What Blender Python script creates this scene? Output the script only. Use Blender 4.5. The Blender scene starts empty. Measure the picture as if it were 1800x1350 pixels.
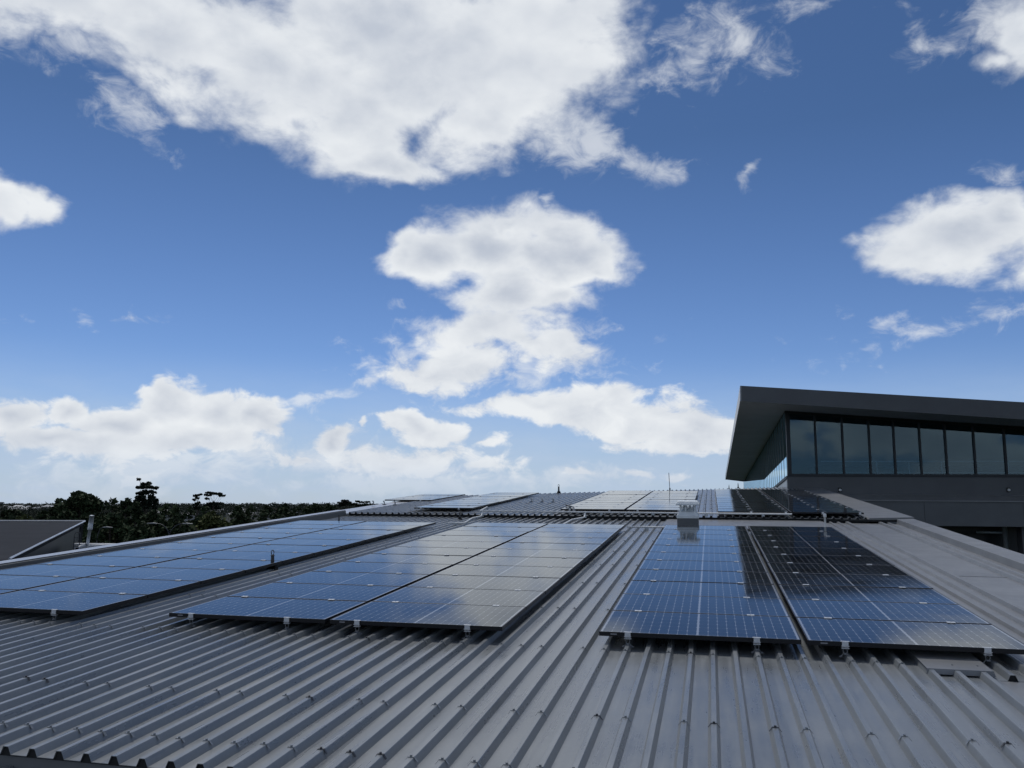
import bpy, bmesh, math, random
import numpy as np
from mathutils import Matrix, Vector
random.seed(7)
SC = bpy.context.scene
COL = SC.collection
PI = math.pi

# ---------------------------------------------------------------- camera frame
F = 1460.68                                   # focal length in pixels of an 1800 px wide frame
CAMZ = 9.0                                    # eye height over the ground
up_c = Vector((0.0094, -0.9888, 0.1490)).normalized()
fw = Vector((0, 0, 1)); Yc = (fw - up_c * fw.dot(up_c)).normalized()
Xc = Yc.cross(up_c).normalized()
M = Matrix((Xc, Yc, up_c))                    # camera coords (x right, y down, z forward) -> world
CAM = Vector((0, 0, CAMZ))
def dirw(x, y): return M @ Vector(((x - 900) / F, (y - 675) / F, 1.0))
def at(x, y, depth): return CAM + dirw(x, y) * depth
def hit(x, y, P0, n):
    d = dirw(x, y); return CAM + d * ((P0 - CAM).dot(n) / d.dot(n))

cam_d = bpy.data.cameras.new('camera'); cam = bpy.data.objects.new('camera', cam_d); COL.objects.link(cam)
cam_d.sensor_width = 36; cam_d.lens = F / 1800 * 36; cam_d.clip_start = 0.05; cam_d.clip_end = 20000
r_, u_, b_ = M @ Vector((1, 0, 0)), M @ Vector((0, -1, 0)), M @ Vector((0, 0, -1))
cam.matrix_world = Matrix(((r_.x, u_.x, b_.x, 0), (r_.y, u_.y, b_.y, 0), (r_.z, u_.z, b_.z, CAMZ), (0, 0, 0, 1)))
SC.camera = cam

# ---------------------------------------------------------------- exposure
SC.view_settings.view_transform = 'Standard'; SC.view_settings.look = 'None'
SC.view_settings.gamma = 1; SC.view_settings.exposure = 0.0

# ---------------------------------------------------------------- node helpers
class NT:
    def __init__(s, tree): s.t = tree; s.n = tree.nodes; s.l = tree.links
    def new(s, ty, **kw):
        n = s.n.new(ty)
        for k, v in kw.items(): setattr(n, k, v)
        return n
    def put(s, sock, v):
        if hasattr(v, 'node') or isinstance(v, bpy.types.NodeSocket): s.l.new(v, sock)
        elif v is not None:
            if sock.type == 'RGBA' and len(v) == 3: v = (*v, 1)
            sock.default_value = v
    def m(s, op, a, b=None, c=None, clamp=False):
        n = s.new('ShaderNodeMath', operation=op, use_clamp=clamp)
        s.put(n.inputs[0], a); s.put(n.inputs[1], b)
        if c is not None: s.put(n.inputs[2], c)
        return n.outputs[0]
    def vm(s, op, a, b=None, out=0):
        n = s.new('ShaderNodeVectorMath', operation=op)
        s.put(n.inputs[0], a)
        if b is not None: s.put(n.inputs[1], b)
        return n.outputs[out]
    def noise(s, vec, scale, detail=6, rough=0.55, dist=0.0):
        n = s.new('ShaderNodeTexNoise'); s.put(n.inputs['Vector'], vec)
        n.inputs['Scale'].default_value = scale; n.inputs['Detail'].default_value = detail
        n.inputs['Roughness'].default_value = rough; n.inputs['Distortion'].default_value = dist
        return n.outputs['Fac']
    def ss(s, v, lo, hi, a=0.0, b=1.0):
        n = s.new('ShaderNodeMapRange', interpolation_type='SMOOTHSTEP')
        s.put(n.inputs[0], v); s.put(n.inputs[1], lo); s.put(n.inputs[2], hi); s.put(n.inputs[3], a); s.put(n.inputs[4], b)
        return n.outputs[0]
    def lin(s, v, lo, hi, a=0.0, b=1.0):
        n = s.new('ShaderNodeMapRange', interpolation_type='LINEAR')
        s.put(n.inputs[0], v); s.put(n.inputs[1], lo); s.put(n.inputs[2], hi); s.put(n.inputs[3], a); s.put(n.inputs[4], b)
        return n.outputs[0]
    def mix(s, f, a, b):
        n = s.new('ShaderNodeMix', data_type='RGBA')
        s.put(n.inputs[0], f); s.put(n.inputs[6], a); s.put(n.inputs[7], b)
        return n.outputs[2]
    def comb(s, x, y, z):
        n = s.new('ShaderNodeCombineXYZ'); s.put(n.inputs[0], x); s.put(n.inputs[1], y); s.put(n.inputs[2], z); return n.outputs[0]
    def sep(s, v):
        n = s.new('ShaderNodeSeparateXYZ'); s.put(n.inputs[0], v); return n.outputs

# ---------------------------------------------------------------- sun
SUN_EL, SUN_AZ = math.radians(62), math.radians(-18)        # azimuth clockwise from +Y
sl = bpy.data.lights.new('sun', 'SUN'); sl.energy = 1.9; sl.angle = math.radians(12); sl.color = (1.0, 0.975, 0.94)
so = bpy.data.objects.new('sun', sl); COL.objects.link(so)
sd = Vector((math.sin(SUN_AZ) * math.cos(SUN_EL), math.cos(SUN_AZ) * math.cos(SUN_EL), math.sin(SUN_EL)))
so.rotation_euler = sd.to_track_quat('Z', 'Y').to_euler(); so.location = (0, 0, 60)

# ---------------------------------------------------------------- world: Nishita sky with cumulus
W = bpy.data.worlds.new('World'); SC.world = W; W.use_nodes = True
T = NT(W.node_tree); T.n.clear()
SKYK = 0.1
sky = T.new('ShaderNodeTexSky', sky_type='NISHITA'); sky.sun_disc = False
sky.sun_elevation = SUN_EL; sky.sun_rotation = SUN_AZ; sky.altitude = 0
sky.air_density = 1.0; sky.dust_density = 0.2; sky.ozone_density = 3.0
D = T.new('ShaderNodeTexCoord').outputs['Generated']
D = T.vm('NORMALIZE', D)
Fv = M @ Vector((0, 0, 1)); Rv = M @ Vector((1, 0, 0)); Uv = M @ Vector((0, -1, 0))
w1 = T.m('ADD', T.vm('DOT_PRODUCT', D, tuple(Fv), 1), 1.0001)
K = 2 * F / 1000.0                             # stereographic plane, about 1 unit per 1000 px at the centre
sx = T.m('MULTIPLY', T.m('DIVIDE', T.vm('DOT_PRODUCT', D, tuple(Rv), 1), w1), K)
sy = T.m('MULTIPLY', T.m('DIVIDE', T.vm('DOT_PRODUCT', D, tuple(Uv), 1), w1), K)
Pp = T.comb(sx, sy, 0.0)
Dz = T.sep(D)[2]
# direction noise: finer towards the horizon, where clouds are farther off
flat = T.vm('MULTIPLY', D, (1.0, 1.0, 1.55))
wob = T.new('ShaderNodeTexNoise'); T.put(wob.inputs['Vector'], flat); wob.inputs['Scale'].default_value = 9; wob.inputs['Detail'].default_value = 5
wv = T.vm('SUBTRACT', wob.outputs['Color'], (0.5, 0.5, 0.5))
wob2 = T.new('ShaderNodeTexNoise'); T.put(wob2.inputs['Vector'], flat); wob2.inputs['Scale'].default_value = 3.6; wob2.inputs['Detail'].default_value = 2
wv = T.vm('ADD', T.vm('MULTIPLY', wv, (.17, .12, 0)), T.vm('MULTIPLY', T.vm('SUBTRACT', wob2.outputs['Color'], (.5, .5, .5)), (.08, .05, 0)))
Pw = T.vm('ADD', Pp, wv)
def st(x, y):
    v = Vector(((x - 900) / F, -(y - 675) / F, 1.0)).normalized()
    return v.x / (1 + v.z) * K, v.y / (1 + v.z) * K
def blobs(lst, k):
    out = None
    for (x, y, rx, ry, rot, wt) in lst:
        cx, cy = st(x, y); a = st(x + rx * .02, y); s_ = (a[0] - cx) / (rx * .02) ; b = st(x, y - ry * .02); t_ = (b[1] - cy) / (ry * .02)
        mp = T.new('ShaderNodeMapping', vector_type='TEXTURE')
        src = Pw
        prev = out if out is not None else CHAIN[0]
        if prev is not None:                    # evaluated one after the other, to keep the shader small
            ma_ = T.new('ShaderNodeVectorMath', operation='MULTIPLY_ADD')
            T.l.new(prev, ma_.inputs[0]); ma_.inputs[1].default_value = (1e-9, 1e-9, 1e-9); T.l.new(Pw, ma_.inputs[2]); src = ma_.outputs[0]
        T.l.new(src, mp.inputs[0]); mp.inputs['Location'].default_value = (cx, cy, 0)
        mp.inputs['Rotation'].default_value = (0, 0, math.radians(rot)); mp.inputs['Scale'].default_value = (rx * s_, ry * t_, 1)
        ln = T.vm('LENGTH', mp.outputs[0], None, 1)
        v = T.m('MULTIPLY_ADD', ln, -wt, wt)   # wt*(1-r)
        v = T.m('MAXIMUM', v, -1.0)
        out = v if out is None else T.m('SMOOTH_MAX', out, v, k)
    return out
CHAIN = [None]
# x, y, rx, ry, rotation (deg, counter-clockwise), weight -- measured positions of the cumulus
SOLID = [
 (60, -10, 260, 110, -8, 1), (270, 60, 230, 130, -14, 1), (480, 130, 260, 150, -22, 1.1), (620, 210, 180, 120, -20, 1),
 (720, 80, 300, 190, 0, 1.2), (900, 100, 230, 190, 0, 1.2), (1010, 60, 160, 110, 10, 1), (690, 285, 110, 55, -10, 1),
 (860, 215, 150, 90, 0, .9), (300, 150, 140, 50, -28, .7), (420, -100, 700, 160, 0, 1.3), (980, -60, 260, 120, 0, 1),
 # centre cloud
 (880, 430, 160, 90, 0, 1.1), (765, 450, 105, 66, 10, 1.1), (1010, 450, 130, 82, -8, 1.15), (890, 385, 50, 36, 0, .9), (1075, 465, 60, 42, -10, .9),
 (720, 440, 50, 48, 0, .9), (900, 520, 150, 66, 10, 1), (860, 595, 190, 58, 6, .9), (810, 655, 170, 46, 8, .85), (960, 610, 140, 46, -5, .8), (990, 520, 100, 50, 15, .8),
 # right
 (1680, 430, 190, 78, 6, 1.1), (1740, 395, 110, 60, 0, 1), (1590, 460, 90, 50, 5, .9), (1830, 430, 120, 90, 0, 1),
 (1790, 60, 90, 90, 20, .75), (1740, 110, 70, 32, 0, .6),
 # left small
 (45, 345, 80, 36, -10, .85), (-30, 340, 80, 40, 0, .85),
 # low left bank
 (30, 728, 110, 48, 0, 1.1), (130, 712, 66, 42, 0, 1.1), (215, 735, 100, 50, 0, 1.1), (300, 712, 84, 60, 0, 1.3), (380, 735, 110, 60, -8, 1.2), (450, 738, 55, 44, 0, 1), (330, 780, 200, 42, 0, 1), (120, 772, 200, 38, 0, 1), (-60, 740, 90, 60, 0, 1),
 # low centre
 (765, 760, 80, 36, -8, 1.2), (742, 748, 42, 32, 0, 1.2), (590, 778, 60, 28, 0, 1), (850, 790, 60, 20, 0, .7), (700, 800, 190, 34, 0, .65), (520, 800, 110, 22, 0, .6), (655, 765, 18, 10, 0, .7),
 # low right
 (970, 724, 190, 36, -3, 1.1), (1100, 735, 220, 58, -4, 1.3), (1220, 752, 130, 46, -8, 1.2), (1150, 780, 120, 26, 0, .7), (1330, 770, 90, 36, 0, .8), (1130, 842, 60, 16, 0, .6), (1190, 838, 50, 14, 0, .6), (1000, 845, 50, 12, 0, .5), (830, 820, 110, 22, 0, .5), (620, 815, 120, 26, 0, .5), (270, 765, 220, 60, 0, .8), (240, 835, 120, 16, 0, .4),
]
THIN = [
 (1200, 90, 130, 80, 20, .62), (1260, 60, 80, 80, 0, .55), (1150, 110, 100, 50, 30, .6), (1010, 240, 110, 70, -30, 1), (1150, 300, 90, 40, -15, .8), (1020, 270, 120, 50, 0, .8),
 (1320, 300, 24, 42, 10, .6), (1610, 85, 60, 26, 20, .55), (1600, 575, 130, 26, 5, .9), (1740, 560, 110, 30, 0, .6), (1780, 300, 70, 32, 0, .7), (1740, 40, 120, 70, 0, .8),
 (140, 560, 60, 20, -12, .5), (235, 550, 40, 13, 0, .3), (-10, 555, 60, 20, 0, .5), (695, 552, 45, 10, 0, .4), (540, 710, 80, 20, 8, .9), (640, 690, 50, 14, 5, .8), (240, 200, 120, 60, -30, .8),
 (960, 355, 18, 16, 60, .5), (1000, 640, 170, 40, 0, .8), (850, 670, 240, 36, 3, .8), (1100, 585, 60, 20, 0, .3), (1520, 600, 90, 30, 0, .3),
 (60, 60, 200, 60, -10, .8), (840, 640, 230, 70, 0, .9), (960, 590, 150, 60, 0, .7), (250, 830, 300, 50, 0, 1.2), (700, 845, 280, 44, 0, 1.2), (1000, 850, 260, 28, 0, .8), (560, 800, 180, 50, 0, 1.1), (380, 790, 240, 60, 0, 1.1), (1400, 10, 180, 20, 10, .3), (1510, 50, 120, 16, 20, .2),
]
S = blobs(SOLID, 0.10)
CHAIN[0] = S
S2 = blobs(THIN, 0.10)
# clouds outside the frame (overhead and behind), by direction noise
n2 = T.noise(flat, 5, 5, .5)
ov = T.noise(flat, 2.1, 4, .5)
fdot = T.vm('DOT_PRODUCT', D, tuple(Fv), 1)
outm = T.ss(fdot, .74, .55)
ov2 = T.m('ADD', T.m('MULTIPLY', ov, .55), T.m('MULTIPLY', n2, .45))
S3 = T.m('MULTIPLY', T.lin(ov2, .47, .58, -.5, .9), outm)
S3 = T.m('ADD', S3, T.m('MULTIPLY', T.m('SUBTRACT', outm, 1.0), 1.0))
S = T.m('MAXIMUM', S, S3)
n1 = T.noise(flat, 15, 7, .58, .25)
nn = T.m('ADD', T.m('MULTIPLY', T.m('SUBTRACT', n1, .5), 1.28), T.m('MULTIPLY', T.m('SUBTRACT', n2, .5), .5))
nf = T.noise(flat, 26, 6, .62, .5)
lowm = T.lin(Dz, .30, .14)
nn = T.m('ADD', T.m('MULTIPLY', nn, T.lin(Dz, .03, .33, .72, 1.0)), T.m('MULTIPLY', T.m('MULTIPLY', T.m('SUBTRACT', nf, .5), 1.1), lowm))
dens = T.m('ADD', S, nn)
a_s = T.ss(dens, T.lin(Dz, .08, .28, .10, .02), T.lin(Dz, .08, .28, .46, .58))
dthin = T.m('ADD', S2, T.m('ADD', T.m('MULTIPLY', T.m('SUBTRACT', nf, .5), 2.2), T.m('MULTIPLY', nn, .6)))
a_t = T.ss(dthin, 0.05, 1.0, 0, .66)
alpha = T.m('MAXIMUM', a_s, a_t)
# relief: compare with the same noise a little higher up, towards the light
flat2 = T.vm('ADD', flat, (-.004, 0.0, .022))
n1b = T.noise(flat2, 13, 3, .45); n1a = T.noise(flat, 13, 3, .45)
n2b = T.noise(T.vm('ADD', flat, (-.02, 0, .06)), 5, 5, .5); n2a = n2
rel = T.m('ADD', T.m('MULTIPLY', T.m('SUBTRACT', n1a, n1b), 1.0), T.m('MULTIPLY', T.m('SUBTRACT', n2a, n2b), 1.3))
thick = T.ss(dens, .35, 1.3)
rel = T.m('ADD', rel, T.m('MULTIPLY', T.m('MULTIPLY', T.m('SUBTRACT', nf, .5), .9), T.m('ADD', lowm, .25)))
lit = T.m('SUBTRACT', T.m('ADD', .78, rel), T.m('MULTIPLY', thick, T.lin(T.noise(flat, 3.3, 3, .5), .38, .6, .05, .75)), clamp=True)
ccol = T.mix(lit, (5.0, 5.5, 6.4), (8.3, 8.6, 8.9))
# pale haze and low flat cloud layer near the horizon
hz = T.ss(Dz, .185, .03)
nh = T.noise(T.vm('MULTIPLY', D, (1, 1, 3.2)), 11, 7, .6)
hza = T.m('MULTIPLY', T.m('MULTIPLY', hz, T.lin(fdot, -.2, .4, .12, 1.0)), T.lin(nh, .3, .7, .55, 1.0), clamp=True)
skm = T.mix(T.lin(Dz, .12, .42), (.57, .68, .93), (.36, .47, .61))       # deep clean-air blue
skc = T.vm('MULTIPLY', sky.outputs[0], skm)
base = T.mix(T.m('MULTIPLY', hza, .92), skc, (4.7, 5.75, 7.4))
cc2 = T.mix(T.m('MULTIPLY', T.ss(Dz, .085, .015), .6), ccol, (5.4, 6.2, 7.4))
fin = T.mix(T.m('MULTIPLY', alpha, T.lin(Dz, -.02, .05, .3, 1)), base, cc2)
bg = T.new('ShaderNodeBackground'); bg.inputs['Strength'].default_value = SKYK
T.l.new(fin, bg.inputs[0]); wo = T.new('ShaderNodeOutputWorld'); T.l.new(bg.outputs[0], wo.inputs[0])
W.cycles.sampling_method = 'MANUAL'; W.cycles.sample_map_resolution = 512

# ---------------------------------------------------------------- materials
MATS = {}
def mat(name, col, rough=.5, metal=0, ior=1.45, sp=.5, vary=0, vscale=3.0, bump=0, bscale=40, spec=None, coat=0, coordscale=(1, 1, 1), vrough=0):
    m = bpy.data.materials.new(name); m.use_nodes = True
    t = NT(m.node_tree); b = t.n['Principled BSDF']
    b.inputs['Base Color'].default_value = (*col, 1); b.inputs['Roughness'].default_value = rough
    b.inputs['Metallic'].default_value = metal; b.inputs['IOR'].default_value = ior
    b.inputs['Specular IOR Level'].default_value = sp
    if coat: b.inputs['Coat Weight'].default_value = coat; b.inputs['Coat Roughness'].default_value = .12
    if vary or bump or vrough:
        tc = t.new('ShaderNodeTexCoord').outputs['Object']
        v = t.vm('MULTIPLY', tc, coordscale)
        if vary:
            n = t.noise(v, vscale, 6, .6)
            f = t.lin(n, .3, .7, 1 - vary, 1 + vary)
            x = t.new('ShaderNodeVectorMath', operation='SCALE'); x.inputs[0].default_value = col; t.l.new(f, x.inputs['Scale'])
            t.l.new(x.outputs[0], b.inputs['Base Color'])
        if vrough:
            n = t.noise(v, vscale * 1.7, 5, .6); t.l.new(t.lin(n, .3, .7, rough - vrough, rough + vrough), b.inputs['Roughness'])
        if bump:
            n = t.noise(v, bscale, 4, .5); bp = t.new('ShaderNodeBump'); bp.inputs['Strength'].default_value = bump; bp.inputs['Distance'].default_value = .01
            t.l.new(n, bp.inputs['Height']); t.l.new(bp.outputs[0], b.inputs['Normal'])
    MATS[name] = m; return m

def roof_mat():
    m = bpy.data.materials.new('prepainted_grey_steel'); m.use_nodes = True; t = NT(m.node_tree); b = t.n['Principled BSDF']
    tc = t.new('ShaderNodeTexCoord').outputs['Object']
    n = t.noise(tc, 1.3, 6, .6); ns = t.noise(t.vm('MULTIPLY', tc, (9, .5, 1)), 2.0, 5, .6); nf = t.noise(tc, 45, 3, .6)
    f = t.m('ADD', t.lin(n, .3, .7, .88, 1.12), t.lin(ns, .3, .7, -.12, .12))
    f = t.m('ADD', f, t.lin(nf, .3, .7, -.05, .05))
    # single panels of sheet (four ribs each) differ slightly in tone
    u = t.sep(tc)[0]; cell = t.m('FLOOR', t.m('DIVIDE', t.m('ADD', u, .02), .72))
    wn = t.new('ShaderNodeTexWhiteNoise', noise_dimensions='1D'); t.l.new(cell, wn.inputs['W'])
    f = t.m('MULTIPLY', f, t.lin(wn.outputs[0], 0, 1, .93, 1.07))
    # run-off streaks and scuffed patches
    st_ = t.noise(t.vm('MULTIPLY', tc, (26, .7, 1)), 1.0, 4, .6); pa = t.noise(tc, .55, 4, .6)
    f = t.m('ADD', f, t.m('MULTIPLY', t.ss(st_, .56, .72), t.lin(pa, .4, .62, .0, .22)))
    f = t.m('SUBTRACT', f, t.m('MULTIPLY', t.ss(st_, .42, .30), t.lin(pa, .4, .62, .16, .0)))
    sc1 = t.noise(t.vm('MULTIPLY', tc, (3.5, 1.2, 1)), 5.0, 6, .7, 1.5); f = t.m('ADD', f, t.m('MULTIPLY', t.ss(sc1, .60, .76), .05))
    # small specks of dirt
    sp = t.new('ShaderNodeTexVoronoi'); sp.inputs['Scale'].default_value = 5.5; t.l.new(tc, sp.inputs['Vector'])
    spk = t.ss(sp.outputs['Distance'], .028, .012); f = t.m('SUBTRACT', f, t.m('MULTIPLY', spk, .22))
    x = t.new('ShaderNodeVectorMath', operation='SCALE'); x.inputs[0].default_value = (.160, .172, .179); t.l.new(f, x.inputs['Scale'])
    t.l.new(x.outputs[0], b.inputs['Base Color'])
    rg = t.m('ADD', t.lin(ns, .3, .7, .25, .37), t.lin(n, .35, .65, -.05, .05))
    t.l.new(t.m('ADD', rg, t.m('MULTIPLY', spk, .3)), b.inputs['Roughness']); b.inputs['IOR'].default_value = 1.8
    # slight oil-canning of the flat pans
    bp = t.new('ShaderNodeBump'); bp.inputs['Strength'].default_value = .25; bp.inputs['Distance'].default_value = .006
    t.l.new(t.noise(t.vm('MULTIPLY', tc, (3, 1, 1)), 1.6, 2, .5), bp.inputs['Height'])
    bp2 = t.new('ShaderNodeBump'); bp2.inputs['Strength'].default_value = .05; bp2.inputs['Distance'].default_value = .002
    t.l.new(t.noise(tc, 260, 2, .5), bp2.inputs['Height']); t.l.new(bp.outputs[0], bp2.inputs['Normal']); t.l.new(bp2.outputs[0], b.inputs['Normal'])
    return m
ROOF = roof_mat()

PW, PH = 1.686, 1.000                          # panel long and short side
def cell_mat():
    m = bpy.data.materials.new('solar_glass'); m.use_nodes = True; t = NT(m.node_tree); b = t.n['Principled BSDF']
    tc = t.new('ShaderNodeTexCoord').outputs['Object']; x, y, z = t.sep(tc)
    # each half of the panel: ten half cells along, six cells across
    hx = t.m('ABSOLUTE', t.m('SUBTRACT', x, PW / 2))                  # 0 at centre
    cx = t.m('SUBTRACT', hx, .008); pitch = (PW / 2 - .028 - .008) / 10
    kx = t.m('DIVIDE', cx, pitch); dx = t.m('MULTIPLY', t.m('ABSOLUTE', t.m('SUBTRACT', kx, t.m('ROUND', kx))), pitch)
    py = (PH - .05) / 6; ky = t.m('DIVIDE', t.m('SUBTRACT', y, .025), py)
    dy = t.m('MULTIPLY', t.m('ABSOLUTE', t.m('SUBTRACT', ky, t.m('ROUND', ky))), py)
    lx = t.ss(dx, .0026, .0012); ly = t.ss(dy, .0012, .0006)
    dia = t.ss(t.m('ADD', dx, dy), .0125, .0100)
    cen = t.ss(hx, .0082, .0070)
    edge = t.ss(hx, PW / 2 - .0275, PW / 2 - .0260)
    ey = t.m('MAXIMUM', t.ss(y, .0240, .0220), t.ss(y, PH - .0240, PH - .0220))
    g = t.m('MAXIMUM', t.m('MAXIMUM', t.m('MULTIPLY', lx, .75), t.m('MULTIPLY', ly, .5)), t.m('MAXIMUM', dia, cen))
    g = t.m('MAXIMUM', g, t.m('MAXIMUM', edge, t.m('MULTIPLY', ey, .35)), clamp=True)
    # busbars, fine
    kb = t.m('MULTIPLY', ky, 5.0); db = t.m('ABSOLUTE', t.m('SUBTRACT', t.m('FRACT', kb), .5))
    bus = t.m('MULTIPLY', t.ss(db, .03, .012), .10)
    oi = t.new('ShaderNodeObjectInfo').outputs['Random']
    wn = t.new('ShaderNodeTexWhiteNoise', noise_dimensions='3D')
    t.l.new(t.comb(t.m('FLOOR', t.m('DIVIDE', x, pitch)), t.m('FLOOR', ky), oi), wn.inputs['Vector'])
    cv = t.lin(wn.outputs[0], 0, 1, .8, 1.2)
    sc = t.new('ShaderNodeVectorMath', operation='SCALE'); sc.inputs[0].default_value = (.006, .008, .012); t.l.new(cv, sc.inputs['Scale'])
    c = t.mix(bus, sc.outputs[0], (.2, .21, .24))
    c = t.mix(g, c, (.27, .285, .31))
    dust = t.noise(t.vm('ADD', tc, t.comb(t.m('MULTIPLY', oi, 37.0), 0.0, 0.0)), 2.2, 5, .6)
    # dry dust film, thicker along the lower edge
    dl = t.m('MULTIPLY', t.ss(y, .09, .012), t.lin(dust, .3, .7, .02, .10))
    c2 = t.mix(t.m('ADD', t.lin(dust, .35, .75, .004, .03), dl), c, (.35, .34, .32))
    bp = t.new('ShaderNodeBump'); bp.inputs['Strength'].default_value = .03; bp.inputs['Distance'].default_value = .004
    t.l.new(t.noise(tc, 3.5, 2, .5), bp.inputs['Height'])
    df = t.new('ShaderNodeBsdfDiffuse'); t.l.new(c2, df.inputs['Color'])
    gl = t.new('ShaderNodeBsdfGlossy'); gl.inputs['Color'].default_value = (.83, .86, .88, 1)      # textured anti-glare glass
    t.l.new(t.lin(dust, .3, .7, .045, .11), gl.inputs['Roughness']); t.l.new(bp.outputs[0], gl.inputs['Normal'])
    fr = t.new('ShaderNodeFresnel'); fr.inputs['IOR'].default_value = 1.38
    mx = t.new('ShaderNodeMixShader'); t.l.new(fr.outputs[0], mx.inputs[0]); t.l.new(df.outputs[0], mx.inputs[1]); t.l.new(gl.outputs[0], mx.inputs[2])
    out = [n for n in t.n if n.type == 'OUTPUT_MATERIAL'][0]; t.l.new(mx.outputs[0], out.inputs[0]); t.n.remove(b)
    return m
CELL = cell_mat()
FRAME = mat('black_anodised', (.008, .008, .010), .38, vary=.2)
SILV = mat('mill_aluminium', (.62, .63, .64), .35, .25, vary=.12, vscale=30)
ZINC = mat('galvanised', (.46, .49, .50), .42, .35, vary=.15, vscale=8)
FLASH = mat('grey_flashing', (.185, .190, .194), .36, ior=1.5, vary=.14, vscale=1.6, bump=.12, bscale=6, vrough=.06)
CAPL = mat('light_capping', (.36, .37, .385), .30, ior=1.5, vary=.12, vscale=2, bump=.1, bscale=5)
DARK = mat('black_closure', (.010, .011, .012), .7, vary=.3, vscale=12)
CHAR = mat('charcoal_cladding', (.098, .104, .110), .55, vary=.12, vscale=.7, bump=.06, bscale=30)
SOFF = mat('charcoal_soffit', (.40, .41, .42), .6, vary=.1, vscale=.5)
CHAR2 = mat('charcoal_panel', (.115, .123, .128), .55, vary=.12, vscale=.9, bump=.06, bscale=25)
WHITE = mat('white_paint', (.62, .63, .62), .5, vary=.15, vscale=6)
PVC = mat('pale_pvc', (.45, .47, .48), .45, vary=.12, vscale=20)
LABEL = mat('label_grey', (.28, .28, .29), .5, vary=.3, vscale=200)
MULL = mat('dark_mullion', (.016, .019, .023), .4, vary=.15)
NROOF = mat('neighbour_roof_metal', (.034, .036, .041), .95, sp=.1, vary=.15, vscale=1.2)
BARK = mat('bark', (.07, .055, .045), .9, vary=.35, vscale=3)
RUB = mat('rubber', (.015, .015, .016), .7, vary=.2, vscale=30)
DKST2 = mat('weathered_clip_steel', (.22, .23, .24), .5, .3, vary=.25, vscale=40)
DKST = mat('dark_galvanised', (.055, .057, .062), .5, .4, vary=.2, vscale=30)

# ---------------------------------------------------------------- object helpers
def obj(name, verts, faces, m, parent=None, smooth=False, loc=None):
    me = bpy.data.meshes.new(name); me.from_pydata([tuple(v) for v in verts], [], faces); me.update()
    if m is not None: me.materials.append(m)
    if smooth: me.polygons.foreach_set('use_smooth', [True] * len(me.polygons))
    o = bpy.data.objects.new(name, me); COL.objects.link(o)
    if parent is not None: o.parent = parent
    if loc is not None: o.location = loc
    return o
class MB:
    def __init__(s): s.v = []; s.f = []
    def add(s, vs, fs):
        k = len(s.v); s.v += [tuple(v) for v in vs]; s.f += [tuple(i + k for i in f) for f in fs]; return s
    def box(s, x0, x1, y0, y1, z0, z1):
        return s.add([(x0, y0, z0), (x1, y0, z0), (x1, y1, z0), (x0, y1, z0), (x0, y0, z1), (x1, y0, z1), (x1, y1, z1), (x0, y1, z1)],
                     [(0, 3, 2, 1), (4, 5, 6, 7), (0, 1, 5, 4), (1, 2, 6, 5), (2, 3, 7, 6), (3, 0, 4, 7)])
    def tube(s, pts, r, n=10, caps=True):
        pts = [Vector(p) for p in pts]
        rs = r if isinstance(r, (list, tuple)) else [r] * len(pts)
        rings = []
        for i, p in enumerate(pts):
            d = (pts[min(i + 1, len(pts) - 1)] - pts[max(i - 1, 0)]).normalized()
            a = d.cross(Vector((0, 0, 1)));
            if a.length < .05: a = d.cross(Vector((1, 0, 0)))
            a.normalize(); b = d.cross(a)
            rings.append([p + (a * math.cos(2 * PI * j / n) + b * math.sin(2 * PI * j / n)) * rs[i] for j in range(n)])
        vs = [q for rg in rings for q in rg]; fs = []
        for i in range(len(pts) - 1):
            for j in range(n): fs.append((i * n + j, i * n + (j + 1) % n, (i + 1) * n + (j + 1) % n, (i + 1) * n + j))
        if caps: fs += [tuple(range(n)), tuple(reversed(range((len(pts) - 1) * n, len(pts) * n)))]
        return s.add(vs, fs)
    def prism(s, poly, y0, y1):                       # polygon in x,z extruded along y
        n = len(poly)
        vs = [(x, y0, z) for x, z in poly] + [(x, y1, z) for x, z in poly]
        return s.add(vs, [tuple(range(n)), tuple(reversed(range(n, 2 * n)))] + [((i + 1) % n, i, i + n, (i + 1) % n + n) for i in range(n)])
    def build(s, name, m, parent=None, **k): return obj(name, s.v, s.f, m, parent, **k)
def empty(name, mw=None, parent=None):
    o = bpy.data.objects.new(name, None); o.empty_display_size = .2; COL.objects.link(o)
    if mw is not None: o.matrix_world = mw
    return o
def tag(o, label=None, cat=None, group=None, kind=None):
    if label: o['label'] = label
    if cat: o['category'] = cat
    if group: o['group'] = group
    if kind: o['kind'] = kind
    return o
def bevel(o, w=.004, seg=2):
    b = o.modifiers.new('bevel', 'BEVEL'); b.width = w; b.segments = seg; b.limit_method = 'ANGLE'; return o
def copy_tree(o, parent=None, link=True):
    c = o.copy(); COL.objects.link(c)
    if parent is not None: c.parent = parent
    for ch in o.children: copy_tree(ch, c)
    return c

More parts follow.
